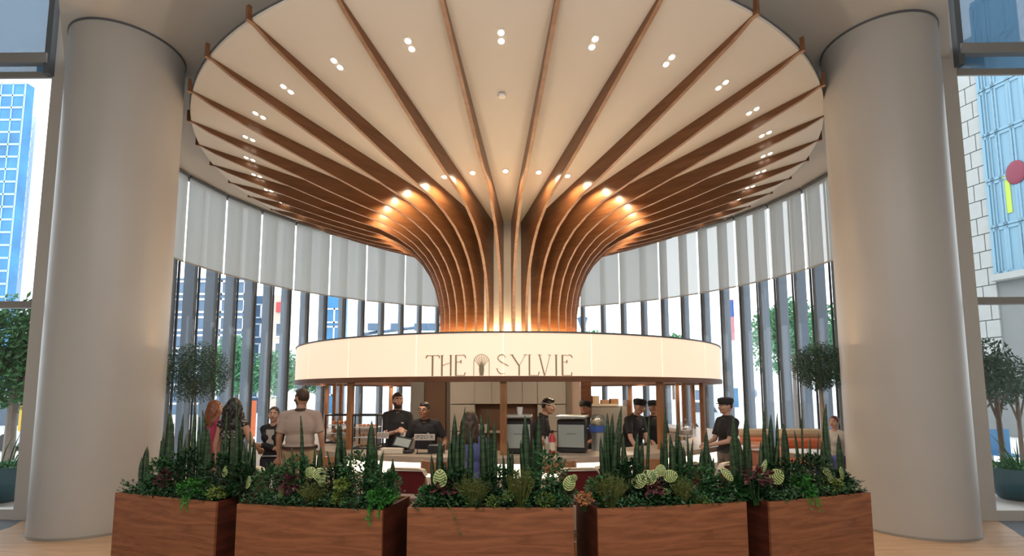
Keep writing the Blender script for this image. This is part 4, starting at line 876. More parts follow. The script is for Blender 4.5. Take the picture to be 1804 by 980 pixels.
def bush(i, px, py, w, h, n, size, m_, lab, back=.12, seed=0, droop=0, name='leafy_plant', shape='leaf', hang=0):
    rnd = random.Random(seed + int(px)); c = plan_hit(px, py, i, back); sc = (c - CAM).dot(FW) / FPX
    t = thing(name, lab, 'plant', (c.x, c.y, SOIL), 0, None)
    q = MB(); W_ = w * sc / 2; Hh = h * sc / 2; cz = max(c.z - SOIL, Hh * .3); th = .11
    for k in range(n):
        a = Vector((rnd.gauss(0, 1), rnd.gauss(0, 1), rnd.gauss(0, 1))).normalized() * rnd.uniform(.5, 1.0)
        p = Vector((a.x * W_, a.y * th, cz + a.z * Hh)); p.z = max(p.z, .01)
        if shape == 'leaf':
            u = (a + Vector((0, -.5, .25)) + Vector((rnd.gauss(0, .5), rnd.gauss(0, .5), rnd.gauss(0, .5)))).normalized(); v = u.cross(Vector((rnd.gauss(0, .4), -.4, 1))).normalized(); s_ = size * rnd.uniform(.6, 1.35); nn = u.cross(v)
            q.add([p, p + u * s_ * .5 + v * s_ * .36 + nn * s_ * .08, p + u * s_ * 1.1, p + u * s_ * .5 - v * s_ * .36 + nn * s_ * .08, p + u * s_ * .5 - nn * s_ * .06], [(0, 1, 4), (1, 2, 4), (2, 3, 4), (3, 0, 4)])
        else:
            o = Vector((a.x * W_ * .35, a.y * th * .6, .01)); d = Vector((a.x * W_ * 1.3 + rnd.gauss(0, .01), a.y * th - .02, cz + abs(a.z) * Hh * 1.1)); mid = (o + d) * .5 + Vector((0, 0, .015))
            q.tube([o, mid, d], [size * .5, size * .5, size * .12], 3)
            if shape == 'tuft':
                for z in range(3): e = mid.lerp(d, z / 3 + .2); dd = Vector((rnd.gauss(0, 1), rnd.gauss(0, 1), rnd.gauss(.4, .6))).normalized() * .028; q.tube([e, e + dd], [size * .45, size * .1], 3)
    q.build('foliage', m_, t, stuff=True, fixn=False)
    q = MB()
    for k in range(4): q.tube([(rnd.uniform(-.02, .02), 0, -.02), (rnd.uniform(-.5, .5) * W_, rnd.uniform(-.03, .03), cz * .9)], [.006, .003], 5)
    q.build('stems', mdark, t)
    if hang:      # tendrils over the front edge
        q = MB(); (ax, ay), (bx_, by) = FR[i]; d = Vector((bx_ - ax, by - ay, 0)).normalized(); n_ = Vector((-d.y, d.x, 0))
        for k in range(hang):
            o = Vector((rnd.uniform(-.5, .5) * W_, 0, .02)); e = o - n_ * (back + .012); e.z = TOPZ - SOIL + .012; L = rnd.uniform(.04, .14)
            pts = [o, (o + e) * .5 + Vector((0, 0, .03)), e, e - n_ * .014 + Vector((rnd.uniform(-.02, .02), 0, -L))]
            q.tube(pts, [.003, .003, .003, .001], 4)
            for z in range(9):
                f = rnd.random(); p = pts[2].lerp(pts[3], f) if z > 3 else pts[1].lerp(pts[2], f); u = Vector((rnd.gauss(0, 1), -.3, rnd.gauss(-.2, 1))).normalized(); v = u.cross(Vector((0, 1, 0))).normalized(); s_ = .014
                q.add([p, p + u * s_ + v * s_ * .5, p + u * s_ * 2, p + u * s_ - v * s_ * .5], [(0, 1, 2, 3)])
        q.build('trailing_tendrils', m_, t, stuff=True, fixn=False)
def calathea(i, leaves, lab, back=.1):
    """round striped leaves on thin stalks; each leaf a part, its veins a sub-part"""
    px0 = sum(l[0] for l in leaves) / len(leaves); b = plan_hit(px0, 880, i, back + .06); b.z = SOIL
    t = thing('calathea', lab, 'plant', b, 0, 'striped calatheas')
    for (px, py, w, h, ang) in leaves:
        c = plan_hit(px, py, i, back) - b; sc = ((c + b) - CAM).dot(FW) / FPX; rw, rh = w * sc / 2, h * sc / 2; rnd = random.Random(int(px))
        u = Vector((math.cos(R(ang)), 0, math.sin(R(ang)))); n_ = Vector((rnd.uniform(-.2, .2), -1, rnd.uniform(.1, .35))).normalized(); u = (u - n_ * u.dot(n_)).normalized(); v = n_.cross(u)
        def P_(s_, r_, off=0): return c + u * rh * s_ + v * rw * r_ - n_ * off * -1 - n_ * .012 * (s_ * s_ + r_ * r_ * .6)
        q = MB(); ring = []; N = 18
        for k in range(N):
            a = 2 * PI * k / N; s_, r_ = math.cos(a), math.sin(a); s_ = s_ * (1.12 if s_ > 0 else 1); ring.append(P_(s_, r_ * (1 - .12 * max(0, s_)), 0))
        cc = P_(0, 0, 0); vs = [cc] + ring + [cc - n_ * .003] + [p - n_ * .003 for p in ring]
        fs = [(0, 1 + k, 1 + (k + 1) % N) for k in range(N)] + [(N + 1, N + 2 + (k + 1) % N, N + 2 + k) for k in range(N)] + [(1 + k, N + 2 + k, N + 2 + (k + 1) % N, 1 + (k + 1) % N) for k in range(N)]
        q.add(vs, fs); lf = q.build('leaf', mpale, t)
        q = MB()
        def line(a_, b_, w0, w1):
            (s0, r0), (s1, r1) = a_, b_; L = math.hypot(s1 - s0, r1 - r0); ns, nr = -(r1 - r0) / L, (s1 - s0) / L
            q.prism([(s0 + ns * w0, r0 + nr * w0), (s1 + ns * w1, r1 + nr * w1), (s1 - ns * w1, r1 - nr * w1), (s0 - ns * w0, r0 - nr * w0)], lambda s_, r_: P_(s_, r_, .0012), lambda s_, r_: P_(s_, r_, .0035))
        line((-.95, 0), (1.0, 0), .035, .02)
        for s0 in (-.75, -.45, -.15, .15, .45, .72):
            e = math.sqrt(max(.05, 1 - (s0 + .28) ** 2)) * .86
            for sg in (-1, 1): line((s0, 0), (s0 + .28, sg * e), .045, .075)
        q.build('veins', mvein, lf)
        q = MB(); q.tube([(rnd.uniform(-.02, .02), 0, -.02), (c.x * .6, c.y * .5, c.z * .6), c - u * rh], [.004, .003, .002], 5); q.build('stalk', mburg, t)
calathea(0, [(371, 868, 27, 13, 0), (436, 850, 22, 8, 0), (395, 832, 10, 18, 80)], 'calathea with pale low leaves near the right end of the leftmost planter')
calathea(1, [(546, 833, 22, 18, 60), (562, 836, 22, 24, -60), (566, 848, 14, 18, -75), (494, 868, 26, 9, 0), (552, 872, 20, 10, 20)], 'calathea with pale leaves left of centre in the second planter')
calathea(2, [(775, 844, 25, 30, 95)], 'single leaf calathea at the left of the middle planter')
calathea(2, [(1003, 852, 22, 26, 70), (1012, 842, 12, 10, 20)], 'calathea at the right end of the middle planter')
calathea(3, [(1126, 848, 24, 28, 40), (1144, 842, 27, 25, 120), (1164, 829, 18, 20, 70), (1181, 839, 22, 24, 10), (1168, 866, 12, 28, 0), (1150, 838, 16, 20, 60)], 'big calathea with a cluster of five pale leaves, fourth planter')
calathea(3, [(1281, 835, 14, 26, -55)], 'calathea with one tilted leaf at the right end of the fourth planter')
calathea(4, [(1369, 840, 27, 27, 30), (1346, 824, 9, 28, 65)], 'calathea with one round striped leaf in the rightmost planter')
calathea(4, [(1457, 832, 11, 22, -50), (1462, 838, 26, 9, 0), (1484, 834, 22, 7, 0)], 'calathea with narrow yellow leaves at the right of the rightmost planter')
BW = 'in the leftmost planter', 'in the second planter', 'in the middle planter', 'in the fourth planter', 'in the rightmost planter'
# filler foliage
def fill(i, pts): 
    for k, (px, py, w, h, kind, lab) in enumerate(pts):
        cfg = dict(dark=(mdark, 620, .034, 'leaf'), mid=(mmid, 520, .034, 'leaf'), fern=(mfern, 520, .022, 'leaf'), lime=(mlime, 300, .020, 'leaf'), tuft=(mgrass, 120, .006, 'tuft'), burg=(mburg, 60, .05, 'leaf'))[kind]
        nm = dict(dark='leafy_plant', mid='leafy_plant', fern='fern', lime='succulent', tuft='moss_fern', burg='burgundy_plant')[kind]
        bush(i, px, py, w, h, cfg[1], cfg[2], cfg[0], lab + ' ' + BW[i], back=.10 if kind in ('fern', 'lime', 'tuft', 'burg') else .2, seed=k, name=nm, shape=cfg[3], hang=5 if kind == 'fern' else 0)
fill(0, [(288, 835, 60, 60, 'mid', 'mid green leafy plant left of centre'), (330, 830, 70, 80, 'dark', 'dark leafy plant under the topiary'), (385, 835, 60, 70, 'dark', 'dark leafy plant right of centre'), (425, 845, 60, 60, 'dark', 'dark leafy plant at the right end'),
         (345, 860, 70, 34, 'fern', 'bright green fern spilling over the front'), (384, 868, 34, 20, 'lime', 'lime succulent at the front'), (293, 845, 26, 30, 'burg', 'burgundy leaved plant near the left end'), (278, 858, 40, 30, 'mid', 'low leafy plant at the left front')])
fill(1, [(480, 850, 70, 60, 'mid', 'mid green leafy plant at the left end'), (525, 835, 70, 60, 'mid', 'leafy plant behind the calathea'), (590, 848, 80, 60, 'dark', 'dark leafy plant at the centre'), (635, 830, 70, 70, 'mid', 'leafy plant right of centre'), (680, 855, 50, 50, 'mid', 'leafy plant at the right end'),
         (672, 875, 60, 26, 'fern', 'bright green fern at the right front'), (598, 876, 24, 22, 'lime', 'lime succulent at the front centre'), (603, 853, 26, 20, 'lime', 'upper lime succulent'), (512, 853, 26, 26, 'burg', 'burgundy leaved plant'), (555, 868, 50, 40, 'tuft', 'olive tufted fern at the front')])
fill(2, [(765, 875, 60, 40, 'mid', 'leafy plant at the left end'), (805, 850, 70, 50, 'dark', 'dark leafy plant left of centre'), (880, 850, 80, 50, 'dark', 'dark leafy plant at the centre'), (965, 830, 70, 70, 'mid', 'leafy plant right of centre'), (985, 872, 60, 36, 'mid', 'leafy plant at the right end'),
         (833, 858, 60, 50, 'tuft', 'olive tufted fern left of centre'), (918, 850, 50, 60, 'tuft', 'olive tufted fern right of centre'), (870, 884, 24, 20, 'lime', 'lime succulent at the front centre'), (960, 880, 34, 22, 'lime', 'lime succulent at the right front'), (898, 873, 26, 16, 'lime', 'small green succulent'), (783, 862, 40, 14, 'burg', 'burgundy leaved plant under the round leaf')])
fill(3, [(1060, 860, 60, 40, 'mid', 'leafy plant at the left end'), (1110, 840, 60, 60, 'dark', 'dark leafy plant left of centre'), (1160, 865, 70, 40, 'dark', 'dark leafy plant under the calathea'), (1225, 845, 90, 60, 'mid', 'leafy plant right of centre'), (1262, 865, 60, 44, 'mid', 'leafy plant at the right end'), (1300, 865, 40, 40, 'mid', 'leafy plant at the right corner'),
         (1075, 856, 60, 50, 'tuft', 'olive tufted fern at the left front'), (1200, 862, 40, 50, 'tuft', 'olive tufted fern at the centre'), (1232, 881, 36, 12, 'lime', 'flat lime succulent at the right front'), (1150, 858, 30, 20, 'burg', 'burgundy leaved plant under the calathea')])
fill(4, [(1330, 862, 60, 50, 'dark', 'dark leafy plant at the left end'), (1385, 840, 70, 60, 'dark', 'dark leafy plant left of centre'), (1430, 828, 70, 60, 'dark', 'dark leafy plant at the centre'), (1475, 850, 50, 40, 'dark', 'dark leafy plant at the right end'),
         (1412, 855, 46, 44, 'fern', 'bright green fern at the front centre'), (1463, 855, 50, 26, 'lime', 'mossy green succulent at the right'), (1330, 838, 60, 22, 'burg', 'burgundy leaved plant at the left')])
# low ground cover filling each box to its rim
for i, ((ax, ay), (bx_, by)) in enumerate(FR):
    d = Vector((bx_ - ax, by - ay, 0)); L = d.length; rz = math.atan2(d.y, d.x); rnd = random.Random(90 + i)
    t = thing('ground_cover', 'low dark ground cover leaves spreading over the soil ' + BW[i], 'plant', (ax, ay, SOIL), rz, 'ground cover in the planters')
    for nm, m_, n in (('dark_leaves', mdark, 1500), ('mid_leaves', mmid, 700)):
        q = MB()
        for k in range(n):
            x = rnd.uniform(.04, L - .04); y = rnd.uniform(-.012, .36) if rnd.random() < .6 else rnd.uniform(.0, PD - .04); hh = .03 + .07 * noise.noise((x * 4, y * 4, i)) + .07
            p = Vector((x, y, rnd.uniform(.02, max(.05, hh)))); u = Vector((rnd.gauss(0, .8), rnd.gauss(-.3, .7), rnd.gauss(.3, .5))).normalized(); v = u.cross(Vector((rnd.gauss(0, .3), -.3, 1))).normalized(); s_ = rnd.uniform(.018, .042); nn = u.cross(v)
            q.add([p, p + u * s_ * .5 + v * s_ * .36 + nn * s_ * .08, p + u * s_ * 1.1, p + u * s_ * .5 - v * s_ * .36 + nn * s_ * .08, p + u * s_ * .5 - nn * s_ * .06], [(0, 1, 4), (1, 2, 4), (2, 3, 4), (3, 0, 4)])
        q.build(nm, m_, t, stuff=True, fixn=False)
mrust = mat('rust_moss', (.42, .17, .06), .7, noise_s=20, noise_a=.4)
bush(3, 1030, 878, 30, 22, 200, .018, mrust, 'rust coloured moss at the left corner of the fourth planter', back=.12, seed=77, name='moss')
# single trailing twig over the middle planter front, corner mosses
p = plan_hit(787, 886, 2, -.012)
tw = thing('trailing_twig', 'thin yellow green twig hanging down the middle planter front', 'twig', p)
q = MB(); e = plan_hit(809, 941, 2, -.02) - p; q.tube([(0, .06, .0), (0, 0, .0), e * .5 + Vector((.02, -.01, .03)), e], [.003, .003, .0025, .002], 5); q.build('stem', mgrass, tw)
for f in (.5, 1.0): c = e * f; q = MB(); q.add([c, c + Vector((.016, 0, .01)), c + Vector((.028, 0, -.002)), c + Vector((.014, 0, -.01))], [(0, 1, 2, 3)]); q.build('leaf', mmid, tw)

# ---------------------------------------------------------------- indoor topiary trees
for px, py, w, Y, h0, lab, sd in ((346, 657, 100, -.3, 0, 'round clipped olive topiary on a thin trunk, left, by the column', 5), (1444, 647, 86, -.1, 0, 'round clipped olive topiary on a pale trunk, right, by the column', 6)):
    p = at(px, py, Y); sc = (p - CAM).dot(FW) / FPX; r = w * sc / 2 * (1.07 if sd == 5 else 1.0)
    t = thing('topiary_tree', lab, 'tree', (p.x, p.y, 0), 0)
    rnd = random.Random(sd); q = MB()
    for k in range(13000):
        d = Vector((rnd.gauss(0, 1), rnd.gauss(0, 1), rnd.gauss(0, 1))).normalized(); bump = 1 + .16 * noise.noise(d * 3.1 + Vector((sd, 0, 0)))
        c = d * r * bump * (rnd.uniform(.08, 1.0) ** .5) + Vector((0, 0, p.z)); a = (d + Vector((rnd.gauss(0, .8), rnd.gauss(0, .8), rnd.gauss(0, .8)))).normalized(); b = a.cross(Vector((rnd.gauss(0, 1), rnd.gauss(0, 1), rnd.gauss(0, 1)))).normalized(); s_ = rnd.uniform(.02, .04)
        q.add([c, c + a * s_ * .5 + b * s_ * .2, c + a * s_ * 1.1, c + a * s_ * .5 - b * s_ * .2], [(0, 1, 2, 3)])
    q.build('foliage', M['olive'], t, stuff=True, fixn=False)
    q = MB(); q.tube([(0, 0, .4), (.02, .01, p.z * .6), (-.01, 0, p.z - r * .2)], [.045 if sd == 6 else .026, .04 if sd == 6 else .024, .014], 10); q.build('trunk', mat('pale_bark', (.34, .29, .23), .9, noise_s=12, noise_a=.3), t, smooth=True)
    q = MB()
    for k in range(7): a = 2 * PI * k / 7; q.tube([(0, 0, p.z - r * .75), (math.cos(a) * r * .55, math.sin(a) * r * .55, p.z + rnd.uniform(-.3, .4) * r)], [.012, .004], 5)
    q.build('branches', M['bark'], t)
    q = MB(); q.lathe([(0, 0), (.2, 0), (.26, .42), (.24, .42), (.235, .38), (0, .38)], n=28); q.build('pot', M['cream'], t, smooth=True)

# ---------------------------------------------------------------- people
def fuse(mb, name, mats, parent, voxel, smooth_it=4, pick=None):
    """fuse overlapping volumes into one continuous skin"""
    me = bpy.data.meshes.new(name); me.from_pydata(mb.v, [], mb.f); b = bmesh.new(); b.from_mesh(me); bmesh.ops.recalc_face_normals(b, faces=b.faces); b.to_mesh(me); b.free()
    o = bpy.data.objects.new(name, me); COL.objects.link(o)
    r = o.modifiers.new('r', 'REMESH'); r.mode = 'VOXEL'; r.voxel_size = voxel
    if smooth_it: s_ = o.modifiers.new('s', 'SMOOTH'); s_.factor = .5; s_.iterations = smooth_it
    dg = bpy.context.evaluated_depsgraph_get(); m2 = bpy.data.meshes.new_from_object(o.evaluated_get(dg)); bpy.data.objects.remove(o)
    m2.name = name; m2.materials.clear()
    for q in mats: m2.materials.append(q)
    m2.polygons.foreach_set('use_smooth', [True] * len(m2.polygons))
    if pick: m2.polygons.foreach_set('material_index', [pick(p.center) for p in m2.polygons])
    o = bpy.data.objects.new(name, m2); COL.objects.link(o); o.parent = parent; return o
def seg(q, a, b, ra, rb, n=12):
    q.tube([a, b], [ra, rb], n); q.ball(a, ra * 1.0, n); q.ball(b, rb * 1.0, n)
msk = {k: mat('skin_' + k, c, .5) for k, c in dict(light=(.55, .32, .23), tan=(.46, .25, .16), warm=(.40, .20, .12)).items()}
mlip = mat('lips', (.38, .10, .09), .5); meye = mat('eyeball', (.6, .58, .55), .3); mpup = mat('pupil', (.02, .012, .01), .3)
mblk = mat('black_cotton', (.018, .018, .022), .8); mhair = {'black': mat('black_hair', (.012, .009, .008), .45), 'brown': mat('brown_hair', (.05, .025, .014), .5), 'auburn': mat('auburn_hair', (.17, .05, .018), .45), 'dred': mat('dark_red_hair', (.11, .02, .015), .5)}
mtan = mat('tan_shirt', (.44, .34, .29), .8); mkhaki = mat('khaki_trousers', (.36, .26, .14), .8); mmag = mat('magenta_top', (.38, .03, .10), .7); mlace = mat('black_and_white_print', (.1, .1, .1), .7)
n_ = mlace.node_tree; tc_ = n_.nodes.new('ShaderNodeTexCoord'); vo_ = n_.nodes.new('ShaderNodeTexVoronoi'); vo_.inputs['Scale'].default_value = 34; rp_ = n_.nodes.new('ShaderNodeValToRGB'); rp_.color_ramp.interpolation = 'CONSTANT'
rp_.color_ramp.elements[0].color = (.42, .36, .30, 1); rp_.color_ramp.elements[1].color = (.02, .018, .02, 1); rp_.color_ramp.elements[1].position = .36
n_.links.new(tc_.outputs['Object'], vo_.inputs['Vector']); n_.links.new(vo_.outputs['Distance'], rp_.inputs[0]); n_.links.new(rp_.outputs[0], n_.nodes['Principled BSDF'].inputs['Base Color'])
mblue = mat('slate_blue_top', (.09, .11, .26), .8); mgrey = mat('heather_top', (.50, .47, .44), .8); mdk = mat('dark_trousers', (.03, .03, .04), .8); mshoe = mat('dark_shoe', (.02, .018, .016), .5)

def person(px, top, Y, label, rz=0, skin='light', shirt=mblk, sleeve='short', pants=mdk, hair='black', style='short', female=False, cap=False, beard=False, lean=0, hy=0, hx=0, lh=None, rh=None, sit=False, apron=False, glasses=False, belt=None, extra=None, build_=1.0, zbase=0):
    p = at(px, top, Y); H = p.z + (0.02 if cap else 0); 
    if lean: H = p.z + .0
    if sit: K = 1.0 * 1.66 / 1.75
    else: K = H / 1.75
    t = thing('person', label, 'person', (p.x, p.y, zbase), R(rz))
    if sit: dz = -(.92 * K - .56)
    else: dz = 0
    V = lambda x, y, z: Vector((x, y, z)) * K + Vector((0, 0, dz))
    fx = .9 if female else 1.0; fx *= build_
    piv = V(0, 0, .98); LM = Matrix.Rotation(R(lean), 3, 'X')
    def U(v):        # upper body follows the lean (towards -y, the facing direction)
        return LM @ (v - piv) + piv
    if lean:         # keep the crown at the height seen in the photo
        crown = U(V(0, -.0, 1.745)).z; add = p.z - crown
        t.location.x += 0; off = math.sin(R(lean)) * .76 * K
        Kz = add
        if abs(Kz) < .35: K *= 1 + Kz / crown * 1.0
        V = lambda x, y, z: Vector((x, y, z)) * K + Vector((0, 0, dz)); piv = V(0, 0, .98)
        ob = Matrix.Rotation(R(rz), 3, 'Z') @ Vector((0, off, 0)); t.location.x += ob.x; t.location.y += ob.y
    hips = [V(s_ * .095 * fx, 0, .93) for s_ in (-1, 1)]
    if sit: knees = [V(s_ * .12, -.42, .95) for s_ in (-1, 1)]; ank = [Vector((k_.x, k_.y + .04, .08)) for k_ in knees]
    else: knees = [V(s_ * .105, -.015, .49) for s_ in (-1, 1)]; ank = [V(s_ * .11, .01, .075) for s_ in (-1, 1)]
    sh = [U(V(s_ * .163 * fx, .005, 1.40)) for s_ in (-1, 1)]
    hand = []; elb = []
    for i, (s_, tgt) in enumerate(((-1, rh), (1, lh))):
        if tgt is None: tgt = (s_ * .235 * fx, -.06, .80)
        T_ = V(*tgt) if not lean else U(V(*tgt)) if len(tgt) == 3 else V(*tgt[:3])
        a = sh[i]; l1, l2 = .285 * K, .255 * K; d = T_ - a; L = min(d.length, (l1 + l2) * .985); d.normalize(); T_ = a + d * L
        c = (l1 * l1 + L * L - l2 * l2) / (2 * l1 * L); hgt = l1 * math.sqrt(max(0, 1 - c * c)); hint = Vector((s_ * .5, .6, -.8)); hint = (hint - d * hint.dot(d)).normalized()
        elb.append(a + d * l1 * c + hint * hgt); hand.append(T_)
    HM = LM @ Matrix.Rotation(R(hy), 3, 'Z') @ Matrix.Rotation(R(hx), 3, 'X')     # head turn and nod
    hc = U(V(0, -.012, 1.625)); nk = U(V(0, .01, 1.46)); Hd = lambda x, y, z: hc + HM @ (Vector((x, y, z)) * K)
    q = MB()
    # torso, legs, head
    for c, r in ((V(0, .0, .955), (.158 * fx, .108, .12)),): q.ball(c, tuple(k * K for k in r), 20)
    for z, r in ((1.10, (.130 * fx, .095, .13)), (1.27, (.165 * fx, .112, .17)), (1.36, (.145 * fx, .092, .085))): q.ball(U(V(0, 0, z)), tuple(k * K for k in r), 20, M=LM)
    if female:
        for s_ in (-1, 1): q.ball(U(V(s_ * .075, -.085, 1.28)), .062 * K, 14)
    seg(q, sh[0], sh[1], .048 * K, .048 * K)
    for i in (0, 1): seg(q, sh[i] + Vector((0, 0, .004)), U(V(0, .01, 1.455)), .044 * K, .05 * K)
    seg(q, U(V(0, .01, 1.38)), hc - HM @ Vector((0, -.01, .05)) * K, .066 * K, .05 * K)
    for i in (0, 1):
        seg(q, hips[i], knees[i], .086 * K, .056 * K); seg(q, knees[i], ank[i], .054 * K, .038 * K); q.ball(knees[i].lerp(ank[i], .3) + Vector((0, .015, 0)), (.05 * K, .052 * K, .1 * K), 12)
        seg(q, ank[i] + Vector((0, .02, -.03)) * K, ank[i] + Vector((0, -.15, -.045)) * K, .036 * K, .028 * K)
        seg(q, sh[i], elb[i], .047 * K, .037 * K); seg(q, elb[i], hand[i], .037 * K, .025 * K)
        # hand: palm, four curled fingers, thumb
        d = (hand[i] - elb[i]).normalized(); sx = Vector((0, 0, 1)).cross(d); sx = sx.normalized() if sx.length > .1 else Vector((1, 0, 0)); nn = d.cross(sx).normalized()
        if nn.z > 0: nn = -nn; 
        ac = nn.cross(d).normalized(); pm = hand[i] + d * .05 * K
        q.tube([hand[i] - d * .01 * K, hand[i] + d * .03 * K, hand[i] + d * .088 * K], [.024 * K, .033 * K, .036 * K], 12)
        for k, (o_, L_) in enumerate(((-.030, .068), (-.010, .078), (.010, .073), (.029, .058))):
            b0 = hand[i] + d * .082 * K + ac * o_ * K; b1 = b0 + (d * .9 + nn * .35).normalized() * L_ * .5 * K + ac * o_ * .1 * K; b2 = b1 + (d * .45 + nn * .85).normalized() * L_ * .5 * K
            seg(q, b0, b1, .0098 * K, .0092 * K, 8); seg(q, b1, b2, .0092 * K, .008 * K, 8)
        sgn_ = -1 if i == 0 else 1; b0 = hand[i] + d * .025 * K - ac * sgn_ * .028 * K; b1 = b0 + (d * .7 - ac * sgn_ * .7 + nn * .2).normalized() * .036 * K; b2 = b1 + (d * .9 - ac * sgn_ * .1 + nn * .4).normalized() * .03 * K
        seg(q, b0, b1, .013 * K, .011 * K, 8); seg(q, b1, b2, .011 * K, .009 * K, 8)
    q.ball(hc, (.076 * K, .095 * K, .112 * K), 24, M=HM, nz=16); q.ball(Hd(0, -.03, -.06), (.055 * K, .06 * K, .055 * K), 16, M=HM); q.ball(Hd(0, -.07, -.088), (.026 * K, .022 * K, .02 * K), 12)
    q.tube([Hd(0, -.088, .018), Hd(0, -.108, -.022), Hd(0, -.09, -.03)], [.009 * K, .016 * K, .012 * K], 10)
    for s_ in (-1, 1):
        q.ball(Hd(s_ * .077, .008, -.005), (.012 * K, .02 * K, .032 * K), 10, M=HM); q.ball(Hd(s_ * .042, -.07, -.03), .024 * K, 10); q.ball(Hd(s_ * .032, -.084, .03), (.022 * K, .010 * K, .008 * K), 8, M=HM)
    q.ball(Hd(0, -.093, -.056), (.024 * K, .010 * K, .010 * K), 12, M=HM)
    HI = HM.inverted()
    def pick(c):
        l = HI @ (c - hc) / K
        if abs(l.x) < .027 and -.068 < l.z < -.045 and l.y < -.086: return 1
        if beard and l.y < -.0 and (l.z < -.062 or (l.z < -.03 and abs(l.x) > .035)) and l.z > -.125 and abs(l.x) < .09: return 2
        if .012 < abs(l.x) < .052 and .026 < l.z < .038 and l.y < -.07: return 2
        return 0
    fuse(q, 'body', [msk[skin], mlip, mhair[hair]], t, .0088 * K, 3, pick)
    for s_ in (-1, 1):
        e = MB(); e.ball(Hd(s_ * .031, -.081, .008), .0125 * K, 10); e.k = 1; e.ball(Hd(s_ * .031, -.0925, .008), .0055 * K, 8); e.build('eye', [meye, mpup], t, smooth='all')
    # clothing
    g = .013 * K; q = MB(); q.ball(V(0, 0, .985), (.160 * fx * K + g, .108 * K + g, .12 * K), 20)
    for z, r in ((1.10, (.142 * fx, .105, .14)), (1.27, (.168 * fx, .114, .17)), (1.355, (.148 * fx, .094, .085))): q.ball(U(V(0, 0, z)), tuple(k * K + g for k in r), 20, M=LM)
    if female:
        for s_ in (-1, 1): q.ball(U(V(s_ * .075, -.085, 1.28)), .064 * K + g, 14)
    seg(q, sh[0], sh[1], .049 * K + g, .049 * K + g)
    for i in (0, 1): seg(q, sh[i] + Vector((0, 0, .004)), U(V(0, .012, 1.445)), .045 * K + g, .045 * K + g)
    seg(q, U(V(0, .012, 1.40)), U(V(0, .012, 1.455)), .072 * K, .062 * K)
    for i in (0, 1):
        if sleeve == 'short': m_ = sh[i].lerp(elb[i], .78); q.tube([sh[i], m_], [.049 * K + g, .047 * K + g], 14); q.ball(sh[i], .049 * K + g, 12)
        elif sleeve == 'long': seg(q, sh[i], elb[i], .047 * K + g, .040 * K + g); q.tube([elb[i], elb[i].lerp(hand[i], .95)], [.042 * K + g, .032 * K + g * .6], 12)
        else: q.ball(sh[i], .05 * K + g, 12)
    fuse(q, 'shirt' if sleeve != 'long' else 'jacket', [shirt], t, .0125 * K, 3)
    q = MB(); q.ball(V(0, 0, .945), (.158 * fx * K + g * .8, .108 * K + g * .8, .12 * K), 20)
    for i in (0, 1):
        seg(q, hips[i], knees[i], .088 * K + g, .062 * K + g); q.tube([knees[i], knees[i].lerp(ank[i], .96)], [.062 * K + g, .052 * K + g], 14)
    fuse(q, 'trousers', [pants], t, .014 * K, 3)
    for i in (0, 1):
        q = MB(); a = ank[i]; q.ball(a + Vector((0, -.06, -.035)) * K, (.048 * K, .14 * K, .042 * K), 14); q.build('shoe', mshoe, t, smooth='all')
    # collar and belt
    if sleeve == 'short' and not female: q = MB(); q.lathe([(.060, 0), (.076, -.014), (.080, -.004), (.064, .018)], n=20, close=True); q.v = [tuple(U(V(0, .008, 1.475)) + LM @ (Vector(v) * K)) for v in q.v]; q.build('collar', shirt if not belt else mhair['brown'], t, smooth=True)
    if belt: q = MB(); q.lathe([(.178 * fx, 0), (.182 * fx, 0), (.182 * fx, .035), (.178 * fx, .035)], n=28, close=True); q.v = [tuple(V(v[0], v[1] * .72, v[2] + .985)) for v in q.v]; q.build('belt', belt, t, smooth=True)
    if apron:
        q = MB(); q.prism([(-.15, .55), (.15, .55), (.16, 1.05), (.11, 1.32), (-.11, 1.32), (-.16, 1.05)], lambda x, z: U(V(x, -.155 + x * x * 1.6, z)) if z > .98 else V(x, -.15 + x * x * 1.6, z), lambda x, z: U(V(x, -.147 + x * x * 1.6, z)) if z > .98 else V(x, -.142 + x * x * 1.6, z)); q.build('apron', mblk, t)
        q = MB(); q.ball(U(V(.075, -.14, 1.30)), (.022 * K, .008 * K, .012 * K), 8); q.build('badge', M['steel'], t)
    # hair
    mh = mhair[hair]; q = MB()
    if style == 'short':
        q.ball(Hd(0, .014, .022), (.082 * K, .094 * K, .104 * K), 22, M=HM, nz=14)
        if not cap: q.ball(Hd(0, -.045, .083), (.058 * K, .045 * K, .032 * K), 14, M=HM)
    elif style == 'bun':
        q.ball(Hd(0, .012, .022), (.083 * K, .095 * K, .102 * K), 22, M=HM, nz=14); q.ball(Hd(0, .105, .03), .042 * K, 12)
    else:
        q.ball(Hd(0, .016, .018), (.092 * K, .10 * K, .11 * K), 22, M=HM, nz=14); rnd = random.Random(int(px)); nl = 26
        for k in range(nl):
            a = PI * (-.12 + 1.24 * k / (nl - 1)); x, y = .078 * math.cos(a), .078 * math.sin(a) + .005
            L_ = (.30 if style == 'long' else .36) * rnd.uniform(.85, 1.05); pts = [Hd(x, y, .03)]
            for z in range(1, 7):
                f = z / 6; w_ = (.014 if style == 'long' else .030); pts.append(Hd(0, 0, 0) + Vector((x * (1 + f * .45) + math.sin(z * 2.1 + k) * w_, y * (1 + .25 * f) + .02 + math.cos(z * 1.7 + k) * w_ * .6, .03 - f * L_)) * K)
            q.tube(pts, [(.020 if style == 'long' else .026) * K] * 6 + [.010 * K], 7)
    # clip hair off the face
    hm = fuse(q, 'hair', [mh], t, .010 * K, 2)
    b = bmesh.new(); b.from_mesh(hm.data)
    kill = [f for f in b.faces if (lambda l: l.y < -.045 and l.z < .052 and abs(l.x) < .068)(HI @ (f.calc_center_median() - hc) / K)]
